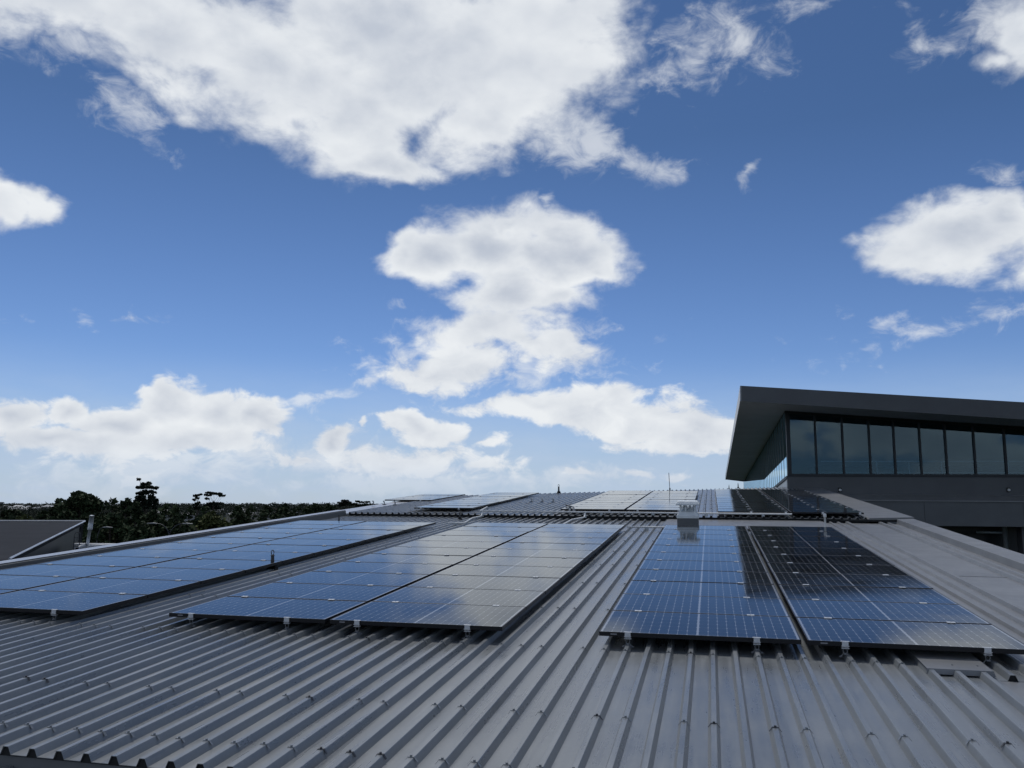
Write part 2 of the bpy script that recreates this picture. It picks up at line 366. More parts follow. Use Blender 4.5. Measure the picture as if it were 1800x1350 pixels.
# ---------------------------------------------------------------- roof frame  (u across, v up the slope, h off the panel plane)
RU = Vector((0.97283848, -0.02542672, -0.23008429)); RV = Vector((0.2314059, 0.08084156, 0.96949263)); RN = Vector((-0.00605064, -0.99640259, 0.08452967))
RT = Vector((0.7633, 2.1697, 7.2934))
wu, wv_, wn_, wt = M @ RU, M @ RV, M @ RN, CAM + M @ RT
RM = Matrix(((wu.x, wv_.x, wn_.x, wt.x), (wu.y, wv_.y, wn_.y, wt.y), (wu.z, wv_.z, wn_.z, wt.z), (0, 0, 0, 1)))
def rp(u, v, h=0): return RM @ Vector((u, v, h))
def rmat(u, v, h=0, rz=0): return RM @ Matrix.Translation((u, v, h)) @ Matrix.Rotation(rz, 4, 'Z')

PITCH = .18; U0 = .25
PAN, CREST = -.146, -.102                      # lower tier
TIER = .10                                     # the upper tier is this much higher
V_NEAR, V_STEP = -3.3, 14.1
U_L, U_R = -8.86, 5.35
def ridge_v(u): return 29.8 + .74 * u

bld = tag(empty('roofed_building', RM.copy()), 'large low building under a ribbed dark grey steel roof filling the foreground', 'building')
def rib_sheet(name, k0, k1, vlo, vhi, pan, u_lo=None, u_hi=None):
    """ribbed sheet: rib crests at U0+PITCH*k, vlo/vhi functions of u or numbers"""
    fl = vlo if callable(vlo) else (lambda u: vlo); fh = vhi if callable(vhi) else (lambda u: vhi)
    prof = []
    if u_lo is not None: prof.append((u_lo, pan))
    for k in range(k0, k1 + 1):
        c = U0 + PITCH * k
        prof += [(c - .036, pan), (c - .0185, pan + .040), (c - .0155, pan + .044), (c + .0155, pan + .044), (c + .0185, pan + .040), (c + .036, pan)]
    if u_hi is not None: prof.append((u_hi, pan))
    vs = []; fs = []; NS = 6
    for s_ in range(NS + 1):
        for (u, h) in prof:
            a, b = fl(u), fh(u); vs.append((u, a + (b - a) * s_ / NS, h))
    n = len(prof)
    for s_ in range(NS):
        for i in range(n - 1): fs.append((s_ * n + i, s_ * n + i + 1, (s_ + 1) * n + i + 1, (s_ + 1) * n + i))
    # sheet edge thickness at the low end
    k = len(vs)
    for (u, h) in prof: vs.append((u, fl(u), h - .0035))
    for i in range(n - 1): fs.append((i, k + i, k + i + 1, i + 1))
    return obj(name, vs, fs, ROOF, bld)
kL = math.ceil((U_L + .04 - U0) / PITCH)
kR = math.floor((2.98 - U0) / PITCH)
KB = kR + 2
s1 = rib_sheet('roof_sheet', kL, kR, V_NEAR, V_STEP + .35, PAN, U_L, U0 + PITCH * kR + .09); s1['label'] = 'main ribbed roof sheet under the three front arrays'
s2 = rib_sheet('roof_sheet', kR + 1, KB, -.42, V_STEP + .35, PAN, U0 + PITCH * kR + .09, U0 + PITCH * KB + .09)
s3 = rib_sheet('roof_sheet', kL - 3, kR + 14, V_STEP, ridge_v, PAN + TIER, -9.6, 4.45); s3['label'] = 'upper ribbed roof sheet beyond the step'
for o in [s3]:
    pass
s4 = rib_sheet('roof_sheet', kL, kR + 14, -12.0, V_NEAR + .4, PAN - .12, U_L, U_R); s4['label'] = 'lower ribbed roof sheet below the near step'
# trim the upper sheet's ribs to its right border
me = s3.data; bm = bmesh.new(); bm.from_mesh(me)
bmesh.ops.bisect_plane(bm, geom=bm.verts[:] + bm.edges[:] + bm.faces[:], plane_co=(4.70, 0, 0), plane_no=(1, 0, 0), clear_outer=True)
bmesh.ops.bisect_plane(bm, geom=bm.verts[:] + bm.edges[:] + bm.faces[:], plane_co=(-8.80, 0, 0), plane_no=(-1, 0, 0), clear_outer=True)
bm.to_mesh(me); bm.free()
me = s4.data; bm = bmesh.new(); bm.from_mesh(me)
bmesh.ops.bisect_plane(bm, geom=bm.verts[:] + bm.edges[:] + bm.faces[:], plane_co=(U_R, 0, 0), plane_no=(1, 0, 0), clear_outer=True)
bm.to_mesh(me); bm.free()

def closures(k0, k1, v, pan, depth, name='closure_strip'):
    """one continuous profiled foam strip filling the open rib ends"""
    b = MB(); top = []
    vf = v if callable(v) else (lambda c: v)
    for k in range(k0, k1 + 1):
        c = U0 + PITCH * k
        top += [(c - .0345, pan - .006), (c - .0325, pan + .001), (c - .016, pan + .0395), (c + .016, pan + .0395), (c + .0325, pan + .001), (c + .0345, pan - .006)]
    n = len(top); vs = []
    for dv in (.010, .030):
        for (u, h) in top: vs.append((u, vf(u) + dv, h))
        for (u, h) in top: vs.append((u, vf(u) + dv, pan - .012))
    fs = []
    for i in range(n - 1):
        fs.append((n + i, n + i + 1, i + 1, i)); fs.append((2 * n + i, 2 * n + i + 1, 3 * n + i + 1, 3 * n + i)); fs.append((i, i + 1, 2 * n + i + 1, 2 * n + i))
    b.add(vs, fs)
    return b.build(name, DARK, bld)
closures(kL, kR + 12, V_NEAR, PAN, 0)
closures(kL, 24, V_STEP, PAN + TIER, 0)
closures(kR + 1, KB, -.42, PAN, 0)
# rising boards under the sheet ends
MB().box(U_L, U_R, V_NEAR + .045, V_NEAR + .06, PAN - .12, PAN - .003).build('step_board', FLASH, bld)
MB().box(-8.8, 4.62, V_STEP + .04, V_STEP + .055, PAN + .002, PAN + TIER - .004).build('step_board', DARK, bld)
# black edge strip over the right end of the step
MB().box(4.0, 5.30, V_STEP - .03, V_STEP + .06, PAN + TIER - .055, PAN + TIER - .012).build('step_edge', DARK, bld)
# flat trays on the right
tr = MB()
tr.box(U0 + PITCH * KB + .09, 5.30, -.42, V_STEP + .04, PAN - .03, PAN + .002)
tr.box(U0 + PITCH * kR + .09, 5.30, -12, -.424, PAN - .03, PAN - .002)
bevel(tr.build('flat_tray', FLASH, bld), .002)
for (uc, w, hh) in ((3.58, .035, .036), (3.76, .035, .036), (3.94, .035, .036), (4.14, .05, .046), (4.88, .05, .048), (5.06, .03, .036)):
    b = MB(); b.prism([(uc - w / 2 - .015, PAN + .0025), (uc - w / 2, PAN + hh), (uc + w / 2, PAN + hh), (uc + w / 2 + .015, PAN + .0025)], -.42, V_STEP + .03)
    b.build('tray_rib', FLASH, bld)
# lap joint in the tray and sealant spots
MB().box(4.14, 4.86, 5.2, 5.24, PAN + .0025, PAN + .006).build('tray_lap', FLASH, bld)
# right capping: raised, flat, folded down outside
cp = MB()
cp.prism([(5.24, PAN - .02), (5.26, PAN + .11), (5.62, PAN + .125), (5.62, PAN - .12), (5.60, PAN - .12), (5.60, PAN + .10), (5.28, PAN + .09), (5.26, PAN - .02)], -12, V_STEP - .02)
bevel(cp.build('edge_capping', FLASH, bld), .003)
cp = MB()
cp.prism([(4.62, PAN + TIER - .01), (4.66, PAN + TIER + .03), (5.64, PAN + TIER + .06), (5.64, PAN - .10), (5.60, PAN - .10), (5.60, PAN + TIER), (4.66, PAN + TIER - .02)], V_STEP - .018, 33.0)
bevel(cp.build('edge_capping', FLASH, bld), .003)
# back tray above the right array up to the step, with the vent standing in it
MB().box(-.10, 3.55, 11.55, V_STEP + .03, CREST - .002, CREST + .004).build('back_tray', FLASH, bld)
# cover plate over three ribs at the lower right corner of the array
bevel(MB().box(2.56, 3.02, -.36, .9, CREST + .003, CREST + .007).add([(2.56, -.362, CREST + .007), (3.02, -.362, CREST + .007), (3.03, -.372, CREST - .032), (2.55, -.372, CREST - .032)], [(0, 1, 2, 3)]).build('cover_plate', FLASH, bld), .001)
# left capping: parapet with light top
pc = MB()
pc.prism([(U_L, PAN - .01), (U_L, .022), (U_L - .02, .034), (U_L - .26, .040), (U_L - .26, -.5), (U_L - .23, -.5), (U_L - .23, .012), (U_L - .03, .007), (U_L - .03, PAN - .01)], -12, V_STEP)
o = pc.build('parapet_capping', CHAR2, bld); bevel(o, .004)
MB().box(U_L - .262, U_L - .015, -12, V_STEP, .041, .046).build('capping_top', CAPL, bld)
# upper tier: wide pale tray on the left
MB().box(-9.62, -8.78, V_STEP - .02, 22.8, -.085, -.045).build('edge_tray', CAPL, bld)
# ridge flashing along the diagonal top
rb = MB()
ua, ub = -8.78, 4.68
a0, a1 = ridge_v(ua), ridge_v(ub); hp = PAN + TIER
rb.add([(ua, a0 - .01, hp - .003), (ub, a1 - .01, hp - .003), (ub, a1 + .5, hp - .06), (ua, a0 + .5, hp - .06)], [(0, 1, 2, 3)])
rb.build('ridge_flashing', DARK, bld)
closures(kL, 24, lambda u: ridge_v(u) - .03, PAN + TIER, 0)
# walls of the building down to the ground
RMi = RM.inverted()
foot = [(U_L - .2, -11.9), (5.56, -11.9), (5.56, 32.5), (4.0, 32.3), (-9.5, 22.6), (-9.5, 14.6), (U_L - .2, 14.5)]
vs = []; n = len(foot)
for (u, v) in foot: vs.append((u, v, PAN - .16))
for (u, v) in foot:
    p = rp(u, v, PAN - .16); p.z = -.2; vs.append(tuple(RMi @ p))
obj('wall', vs, [tuple(range(n))] + [(i, (i + 1) % n, n + (i + 1) % n, n + i) for i in range(n)], CHAR2, bld)

# fasteners: saddle washer with screw on rib crests
def fast_mesh(mb, u, v, crest, rz=0.0):
    w = .025
    pts = [(-w - .012, -.030), (-w, -.012), (-.018, .0015), (.018, .0015), (w, -.012), (w + .012, -.030)]
    cs, sn = math.cos(rz), math.sin(rz); pts = [(x, z * .8) for x, z in pts]
    def q(x, y, z): return (u + x * cs - y * sn, v + x * sn + y * cs, crest + z)
    vs = []; L = .008
    for s_ in (-L, L):
        for (x, z) in pts: vs.append(q(x, s_, z + .003))
    fs = [(i, i + 1, 7 + i, 6 + i) for i in range(5)]
    for (x, z) in pts: vs.append(q(x, -L, z))
    fs += [(i + 1, i, 12 + i, 13 + i) for i in range(5)]
    mb.add(vs, fs)
    n = 6; r = .0075
    ring = [q(r * math.cos(a * PI / 3), r * math.sin(a * PI / 3), .004) for a in range(n)]
    ring2 = [q(r * math.cos(a * PI / 3), r * math.sin(a * PI / 3), .013) for a in range(n)]
    mb.add(ring + ring2, [(i, (i + 1) % n, n + (i + 1) % n, n + i) for i in range(n)] + [tuple(range(n, 2 * n))])
fl = []
rows = [(-2.96, 1), (-2.03, .72), (-.22, .75), (1.57, .7), (3.38, .7), (5.18, .7), (6.9, .7), (8.7, .7), (10.57, .7), (12.9, .8)]
rr = random.Random(3)
def under(u, v):
    for (a, b) in ((.0, 3.43), (-4.30, -.87), (-8.65, -5.22)):
        if a - .03 < u < b + .03 and -.12 < v < 11.2: return True
    return False
for (v, pr_) in rows:
    for k in range(kL, kR + 1):
        u = U0 + PITCH * k
        keep = (k % 4 != 1) if pr_ in (.75, .7) else (k % 3 != 2 if pr_ == .72 else True)
        if not keep or under(u, v) or (v > 11.4 and u > -.2): continue
        fl.append((u, v + rr.uniform(-.012, .012), CREST))
for v in (15.0, 16.9, 18.8, 20.7, 22.6, 24.5):
    for k in range(kL, 23):
        u = U0 + PITCH * k
        if v > ridge_v(u) - .2 or k % 4 == 1: continue
        if (-7.1 < u < -5.36 and v < 24) or (-3.0 < u < .52 and v < 25.9) or (1.1 < u < 4.6) or u < -8.7: continue
        fl.append((u, v, CREST + TIER))
camr = RMi @ CAM
fl.sort(key=lambda q: (Vector(q) - camr).length)
for q in fl[:100]:
    b = MB(); fast_mesh(b, 0, 0, 0, rr.uniform(-.12, .12)); b.build('fastener', DKST if rr.random() < .25 else ZINC if False else ROOF, bld, loc=q)
b = MB()
for q in fl[100:]: fast_mesh(b, *q)
tag(b.build('fastener', ROOF, bld), kind='stuff')

# ---------------------------------------------------------------- solar panels
def make_panel_meshes():
    fr = MB(); L, H, t, d = PW, PH, .011, .038
    fr.box(0, L, 0, t, -d, 0); fr.box(0, L, H - t, H, -d, 0); fr.box(0, t, t, H - t, -d, 0); fr.box(L - t, L, t, H - t, -d, 0)
    fr.box(t, L - t, t, t + .02, -d, -d + .002)
    g = MB(); g.add([(t, t, -.0015), (L - t, t, -.0015), (L - t, H - t, -.0015), (t, H - t, -.0015)], [(0, 1, 2, 3)])
    bk = MB(); bk.add([(t, t, -.008), (L - t, t, -.008), (L - t, H - t, -.008), (t, H - t, -.008)], [(3, 2, 1, 0)])
    return fr, g, bk
fr, g, bk = make_panel_meshes()
P0 = empty('solar_panel'); fo = bevel(fr.build('frame', FRAME, P0), .0012, 1); go = g.build('cell_face', CELL, P0); bo = bk.build('back_sheet', WHITE, P0)
def mid_clamp():                                # bridges the gap to the panel in front
    b = MB(); b.box(-.034, .034, -.032, .014, .0005, .0055); b.box(-.006, .006, -.012, -.004, .004, .009); return b
def end_clamp():
    b = MB()
    b.box(-.034, .034, -.006, .012, .0005, .0050)        # lip over the frame
    b.box(-.025, .025, -.010, -.0015, -.042, .0048)      # face
    b.box(-.031, .031, -.016, -.0105, -.034, -.029)
    b.box(-.030, .030, -.012, .02, -.054, -.048)
    return b
def foot():
    b = MB(); hh = CREST
    for s in (-1, 1):                                    # two bent legs down to the rib sides
        b.tube([(s * .008, .004, -.056), (s * .018, .004, -.072), (s * .012, .004, hh + .012), (s * .028, .004, hh - .010), (s * .048, .004, hh - .016)], .003, 6)
        b.box(s * .038 - .012, s * .038 + .012, -.012, .018, hh - .020, hh - .015)
    b.box(-.012, .012, -.01, .016, hh + .001, hh + .012)
    return b
mc = mid_clamp().build('clamp', SILV, P0); mc2 = mid_clamp().build('clamp', SILV, P0)
ORD = ['front', 'second', 'third', 'fourth', 'fifth', 'sixth', 'seventh', 'eighth', 'ninth', 'tenth', 'eleventh', 'twelfth', 'thirteenth']
RP = 1.016
ec_m = end_clamp().build('clamp', SILV, None); ft_m = foot().build('foot', DKST2, None)
lb_m = MB().box(.10, .155, -.0012, -.0002, -.023, -.013).build('label_strip', LABEL, None)
first = [True]
def array(name, cols, v0, rows, h, clampoff, skip=()):
    for ci, (uc, cname) in enumerate(cols):
        for r in range(rows):
            if (ci, r) in skip: continue
            v = v0 + r * RP
            e = P0.copy(); COL.objects.link(e); e.matrix_world = rmat(uc + rr.uniform(-.002, .002), v, h + rr.uniform(-.0015, .0015)) @ Matrix.Rotation(rr.uniform(-.0022, .0022), 4, 'X') @ Matrix.Rotation(rr.uniform(-.0015, .0015), 4, 'Y')
            for src in (fo, go, bo):
                c = src.copy(); COL.objects.link(c); c.parent = e
            for cu in clampoff[ci]:
                c = (mc if r else ec_m).copy(); COL.objects.link(c); c.parent = e; c.location = (cu + (rr.uniform(-.03, .03) if r else 0), 0, 0)
                f_ = ft_m.copy(); COL.objects.link(f_); f_.parent = c
                if r: f_.location = (0, .0, 0)
            if r == 0 and h == 0:
                c = lb_m.copy(); COL.objects.link(c); c.parent = e
            pos = ORD[r] + ' row' if r < rows - 1 else 'rearmost row'
            lab = 'black framed solar panel in the %s of %s' % (pos, (cname + ' column of ' if cname else '') + name)
            tag(e, lab, 'solar panel', 'solar panels in %s' % name)
G = .0501
array('the lower right array', [(0, 'left'), (PW + G, 'right')], 0, 11, 0, [(.25, 1.33), (.29, 1.35)])
array('the lower middle array', [(-4.2966, 'left'), (-4.2966 + PW + G, 'right')], -.003, 11, 0, [(.25, 1.29), (.28, 1.36)])
array('the lower left array', [(-8.6475, 'left'), (-8.6475 + PW + G, 'right')], -.1, 11, 0, [(.25, 1.29), (.27, 1.35)])
array('the upper middle array', [(-2.93, 'left'), (-2.93 + PW + G, 'right')], 14.62, 11, TIER, [(.25, 1.3), (.3, 1.35)])
array('the upper right array', [(1.14, 'left'), (1.14 + PW + G, 'right')], 14.25, 13, TIER, [(.8, 1.62), (.75, 1.6)])
array('the upper left array', [(-7.08, '')], 14.68, 9, TIER, [(.2, 1.3)])
array('the small far left array', [(-9.95, '')], 19.6, 4, TIER - .07, [(.3, 1.3)])
for o in (fo, go, bo, mc, mc2, P0, ec_m, ft_m, lb_m): bpy.data.objects.remove(o)

# ---------------------------------------------------------------- things on the roof
# vent
VENT = mat('pale_vent_steel', (.66, .70, .71), .45, vary=.12, vscale=6)
vt = tag(empty('roof_vent', rmat(.46, 12.05, -.19)), 'boxy galvanised roof vent with louvred neck and overhanging cap behind the right array', 'roof vent')
H = .19
bevel(MB().box(-.235, .235, -.22, .22, 0, .285).build('base_box', CHAR2, vt), .004)
sk = MB().add([(-.245, -.23, .288), (.245, -.23, .288), (.245, .23, .288), (-.245, .23, .288), (-.245, -.23, .345), (.245, -.23, .345), (.245, .23, .345), (-.245, .23, .345),
               (-.18, -.165, .43), (.18, -.165, .43), (.18, .165, .43), (-.18, .165, .43)],
              [(3, 2, 1, 0), (0, 1, 5, 4), (1, 2, 6, 5), (2, 3, 7, 6), (3, 0, 4, 7), (4, 5, 9, 8), (5, 6, 10, 9), (6, 7, 11, 10), (7, 4, 8, 11), (8, 9, 10, 11)])
bevel(sk.build('skirt', VENT, vt), .003)
nk = MB()
for (x, y) in ((-.16, -.15), (.16, -.15), (-.16, .15), (.16, .15), (-.045, -.15), (.045, .15)): nk.box(x - .018, x + .018, y - .008, y + .008, .40, .585)
nk.box(-.1, -.02, -.02, .06, .40, .58)
for i in range(3): nk.box(-.17, .17, -.148, .148, .435 + i * .045, .440 + i * .045)
nk.box(-.12, .12, -.1, .1, .43, .50)
nk.build('louvre_neck', VENT, vt)
cpv = MB().add([(-.262, -.25, .575), (.262, -.25, .575), (.262, .25, .575), (-.262, .25, .575), (-.262, -.25, .600), (.262, -.25, .600), (.262, .25, .600), (-.262, .25, .600),
                (-.215, -.2, .668), (.215, -.2, .668), (.215, .2, .668), (-.215, .2, .668)],
               [(3, 2, 1, 0), (0, 1, 5, 4), (1, 2, 6, 5), (2, 3, 7, 6), (3, 0, 4, 7), (4, 5, 9, 8), (5, 6, 10, 9), (6, 7, 11, 10), (7, 4, 8, 11), (8, 9, 10, 11)])
bevel(cpv.build('cap', VENT, vt), .012, 3)
# pipe vent
pv = tag(empty('pipe_vent', rmat(3.36, 11.75, -.146)), 'thin white vertical vent pipe with a domed top behind the right array', 'vent pipe')
MB().tube([(0, 0, 0), (0, 0, .31)], .021, 12).build('pipe', WHITE, pv, smooth=True)
MB().tube([(0, 0, .312), (0, 0, .33), (0, 0, .375), (0, 0, .392)], [.030, .034, .030, .012], 12).build('dome', WHITE, pv, smooth=True)
MB().tube([(0, 0, .002), (0, 0, .02), (0, 0, .05)], [.07, .045, .026], 12).build('boot', RUB, pv, smooth=True)
# slim mast
ms = tag(empty('mast', rmat(-.72, 28.7, PAN + TIER)), 'slim grey mast standing on the ridge behind the roof vent', 'mast')
MB().tube([(0, 0, 0), (-.03, 0, .78)], .012, 8).build('pole', DKST, ms)
MB().tube([(0, 0, 0), (0, 0, .14)], .028, 8).build('socket', DKST, ms)
# anchors
def anchor(u, v, h, s, label):
    a = tag(empty('safety_anchor', rmat(u, v, h) @ Matrix.Scale(s, 4)), label, 'safety anchor', 'fall arrest anchors on the roof')
    b = MB(); b.box(-.05, .05, -.045, .045, .002, .012); b.prism([(-.05, .012), (-.036, .06), (.036, .06), (.05, .012)], -.012, .03); b.box(-.062, -.05, -.045, .045, -.03, .012); b.box(.05, .062, -.045, .045, -.03, .012)
    b.build('base', RUB, a)
    MB().tube([(0, 0, .06), (0, 0, .17)], [.026, .022], 10).build('post', DKST, a)
    MB().tube([(0, 0, .172), (0, 0, .18)], .03, 10).build('collar', DKST, a)
    MB().tube([(.0, 0, .18)] + [(.02 * math.sin(t), 0, .214 - .034 * math.cos(t)) for t in [i * PI / 6 for i in range(1, 12)]] + [(0, 0, .18)], .0065, 8).build('ring', DKST, a)
    return a
anchor(U0 - .18 * 31, 3.85, CREST, 1.08, 'black anchor post with a ring top between the left and middle arrays')
anchor(-7.9, 11.6, CREST, .8, 'small dark anchor at the rear edge of the lower left array')
anchor(U0 - .18 * 31, 13.3, CREST, .9, 'small dark anchor just below the step near the grey conduit')
anchor(-4.95, 25.6, PAN + TIER + .04, 1.4, 'dark anchor standing against the sky on the ridge between the upper arrays')
anchor(1.75, 30.5, PAN + TIER + .04, .7, 'small anchor on the ridge left of the glazed building')
anchor(2.15, 30.9, PAN + TIER + .04, .95, 'taller small anchor on the ridge nearest the glazed building')
# roof cable glands: two rows of three
for gi, (u0, v0, lab) in enumerate(((-4.72, 19.3, 'the upper middle and left arrays'), (-9.35, 17.2, 'the small far left array'))):
    for i in range(3):
        a = tag(empty('cable_gland', rmat(u0 + i * .36, v0, PAN + TIER + .044)), '%s of three small domed cable glands beside %s' % (['leftmost', 'middle', 'rightmost'][i], lab), 'cable gland', 'cable glands on the upper roof')
        MB().box(-.05, .05, -.05, .05, 0, .02).build('base', RUB, a)
        MB().tube([(0, 0, .02), (0, 0, .07), (0, -.02, .11), (0, -.07, .12)], .022, 8).build('spout', PVC, a)
# conduits
def conduit(pts, label, r=.02, m=None):
    m = m or COND
    b = MB(); P = [rp(*p) for p in pts]
    Q = [P[0]]
    for i in range(1, len(P) - 1):
        a, c, d = P[i - 1], P[i], P[i + 1]; k = min(.09, (c - a).length / 3, (d - c).length / 3)
        Q += [c + (a - c).normalized() * k, c + ((a - c).normalized() + (d - c).normalized()) * k * .28, c + (d - c).normalized() * k]
    Q.append(P[-1]); o0 = Q[0].copy()
    b.tube([q - o0 for q in Q], r, 8)
    e = tag(empty('conduit', Matrix.Translation(o0)), label, 'conduit', 'pale conduits crossing the roof')
    b.build('pipe', m, e, smooth=True)
    s = MB()
    for i in range(len(P) - 1):
        L = (P[i + 1] - P[i]).length; n = max(1, int(L / 1.1))
        for j in range(n):
            c = P[i].lerp(P[i + 1], (j + .5) / n) - o0; s.box(c.x - .035, c.x + .035, c.y - .014, c.y + .014, c.z - r - .06, c.z + r * .4)
    s.build('saddle', ZINC, e)
hU = PAN + TIER + .095
COND = mat('pale_conduit', (.62, .64, .64), .5, vary=.12, vscale=15)
conduit([(-5.05, 14.18, hU), (.18, 14.18, hU), (2.9, 14.18, hU)], 'long pale conduit running along the top of the roof step', .022)
conduit([(-5.36, 16.1, .03), (-5.3, 15.9, hU), (-5.05, 14.22, hU)], 'short pale conduit dropping from the upper left array to the step')
conduit([(-5.15, 11.75, CREST + .03), (-4.75, 11.75, CREST + .03), (-5.0, 13.3, CREST + .03), (-4.95, 14.02, CREST + .03), (-4.95, 14.16, hU)], 'pale bent conduit joining the lower left and middle arrays to the step')
conduit([(-2.35, 11.35, CREST + .03), (-2.4, 13.2, CREST + .03), (-2.2, 14.02, CREST + .03), (-2.2, 14.16, hU)], 'pale conduit bending up to the step behind the lower middle array')
conduit([(-2.95, 15.6, .13), (-2.62, 14.9, .13), (-2.5, 14.18, hU)], 'dark short cable conduit over the corner of the upper middle array', .018, DKST)
conduit([(-.86, 11.4, CREST + .03), (.02, 11.4, CREST + .03)], 'straight pale conduit bridging the gap between middle and right arrays')

# ---------------------------------------------------------------- glazed building on the right
C0 = at(1385, 855, 36.0)
e1 = Vector((math.cos(math.radians(9)), -math.sin(math.radians(9)), 0)); n1_ = Vector((e1.y, -e1.x, 0))      # towards the viewer: (-sin,-cos)
e2 = Vector((math.sin(math.radians(13.3)), math.cos(math.radians(13.3)), 0)); n2_ = Vector((e2.y, -e2.x, 0))
Bo = Vector((C0.x, C0.y, 0))
def fpt(x, y): return hit(x, y, Bo, n1_)
def spt(x, y): return hit(x, y, Bo, n2_)
zs = fpt(1385, 836.5).z; zh0 = fpt(1380, 722).z; Hr = fpt(1800, 750); zhr = Hr.z; Lr = (Hr - Bo).dot(e1)
Hs = spt(1307.3, 846.7); Ls = (Hs - Bo).dot(e2); zhs = Hs.z
LF, LS = 22.0, Ls
def zf(a): return zh0 + (zhr - zh0) * a / Lr
def zsd(b): return zh0 + (zhs - zh0) * b / Ls
gb = tag(empty('glazed_building', Matrix.Translation(Bo)), 'dark building with a band of tall windows under a deep sloping overhanging roof', 'building')
def FP(a, z, d=0): return e1 * a + n1_ * d * (1 if n1_.y < 0 else -1) + Vector((0, 0, z))      # d metres towards the viewer
nf_ = n1_ if n1_.y < 0 else -n1_
ns_ = n2_ if n2_.x < 0 else -n2_
def quadbox(name, pts, nrm, th, m, parent):       # quad with thickness th along -nrm
    p = [Vector(q) for q in pts]; q = [v - nrm * th for v in p]
    return obj(name, p + q, [(0, 1, 2, 3), (7, 6, 5, 4), (0, 4, 5, 1), (1, 5, 6, 2), (2, 6, 7, 3), (3, 7, 4, 0)], m, parent)
def A(a, z, d=0): return e1 * a + nf_ * d + Vector((0, 0, z))
def B(b, z, d=0): return e2 * b + ns_ * d + Vector((0, 0, z))
def glass_mat():
    m = bpy.data.materials.new('tinted_window_glass'); m.use_nodes = True; t = NT(m.node_tree); t.n.clear()
    g1 = t.new('ShaderNodeBsdfGlossy'); g1.inputs['Roughness'].default_value = .02; g1.inputs['Color'].default_value = (.60, .80, .92, 1)
    tr = t.new('ShaderNodeBsdfTransparent'); tr.inputs['Color'].default_value = (.62, .74, .80, 1)
    fr = t.new('ShaderNodeFresnel'); fr.inputs['IOR'].default_value = 1.62
    tc = t.new('ShaderNodeTexCoord').outputs['Object']
    bp = t.new('ShaderNodeBump'); bp.inputs['Strength'].default_value = .03; bp.inputs['Distance'].default_value = .01
    t.l.new(t.noise(tc, .7, 2, .5), bp.inputs['Height']); t.l.new(bp.outputs[0], g1.inputs['Normal'])
    mx = t.new('ShaderNodeMixShader'); t.l.new(fr.outputs[0], mx.inputs[0]); t.l.new(tr.outputs[0], mx.inputs[1]); t.l.new(g1.outputs[0], mx.inputs[2])
    o = t.new('ShaderNodeOutputMaterial'); t.l.new(mx.outputs[0], o.inputs[0]); return m
GLASS = glass_mat()
# front windows
mpx = [1385.5, 1434.5, 1482, 1529, 1572.5, 1618, 1663, 1713, 1767]
ma = [(fpt(x, 790) - Bo).dot(e1) for x in mpx]; ma[0] = .05
while ma[-1] < LF: ma.append(ma[-1] + 1.27)
for i in range(len(ma) - 1):
    a, b = ma[i], ma[i + 1]
    w = quadbox('window_pane', [A(a + .03, zs + .08, -.04), A(b - .03, zs + .08, -.04), A(b - .03, zf(b) - .10, -.04), A(a + .03, zf(a) - .10, -.04)], nf_, .012, GLASS, gb)
for i, a in enumerate(ma):
    wd = .075 if i else .17
    quadbox('mullion', [A(a - wd / 2 + (.05 if i == 0 else 0), zs, .03), A(a + wd / 2 + (.05 if i == 0 else 0), zs, .03), A(a + wd / 2 + (.05 if i == 0 else 0), zf(a) + .02, .03), A(a - wd / 2 + (.05 if i == 0 else 0), zf(a) + .02, .03)], nf_, .12, MULL, gb)
quadbox('window_sill', [A(0, zs - .03, .05), A(LF, zs - .03, .05), A(LF, zs + .09, .05), A(0, zs + .09, .05)], nf_, .17, MULL, gb)
quadbox('window_head', [A(0, zf(0) - .12, .035), A(LF, zf(LF) - .12, .035), A(LF, zf(LF) + .05, .035), A(0, zf(0) + .05, .035)], nf_, .15, MULL, gb)
# side windows
nb = 34; bs = [.12 + (LS - .12) * i / nb for i in range(nb + 1)]
zss = lambda b: zs - .035 * b
for i in range(nb):
    a, b = bs[i], bs[i + 1]
    quadbox('side_window_pane', [B(a + .02, zss(a), .004), B(b - .02, zss(b), .004), B(b - .02, zsd(b) - .06, .004), B(a + .02, zsd(a) - .06, .004)], ns_, .012, GLASS, gb)
for i, a in enumerate(bs[1:]):
    quadbox('side_mullion', [B(a - .04, zss(a), .012), B(a + .04, zss(a), .012), B(a + .04, zsd(a), .012), B(a - .04, zsd(a), .012)], ns_, .1, MULL, gb)
quadbox('side_sill', [B(0, zss(0) - .12, .05), B(LS, zss(LS) - .12, .05), B(LS, zss(LS), .05), B(0, zss(0), .05)], ns_, .15, CHAR2, gb)
quadbox('side_wall', [B(0, -1, .0), B(LS, -1, .0), B(LS, zss(LS) - .1, .0), B(0, zss(0) - .1, .0)], ns_, .2, CAPL, gb)
# interior: floor, dark back wall
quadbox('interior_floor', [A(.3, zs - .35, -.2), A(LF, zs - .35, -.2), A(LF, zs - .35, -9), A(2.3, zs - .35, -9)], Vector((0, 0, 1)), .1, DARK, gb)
quadbox('interior_wall', [A(2.5, zs - .3, -8.9), A(LF, zs - .3, -8.9), A(LF, zf(LF) - .2, -8.9), A(2.5, zf(LF) - .2, -8.9)], nf_, .1, MULL, gb)
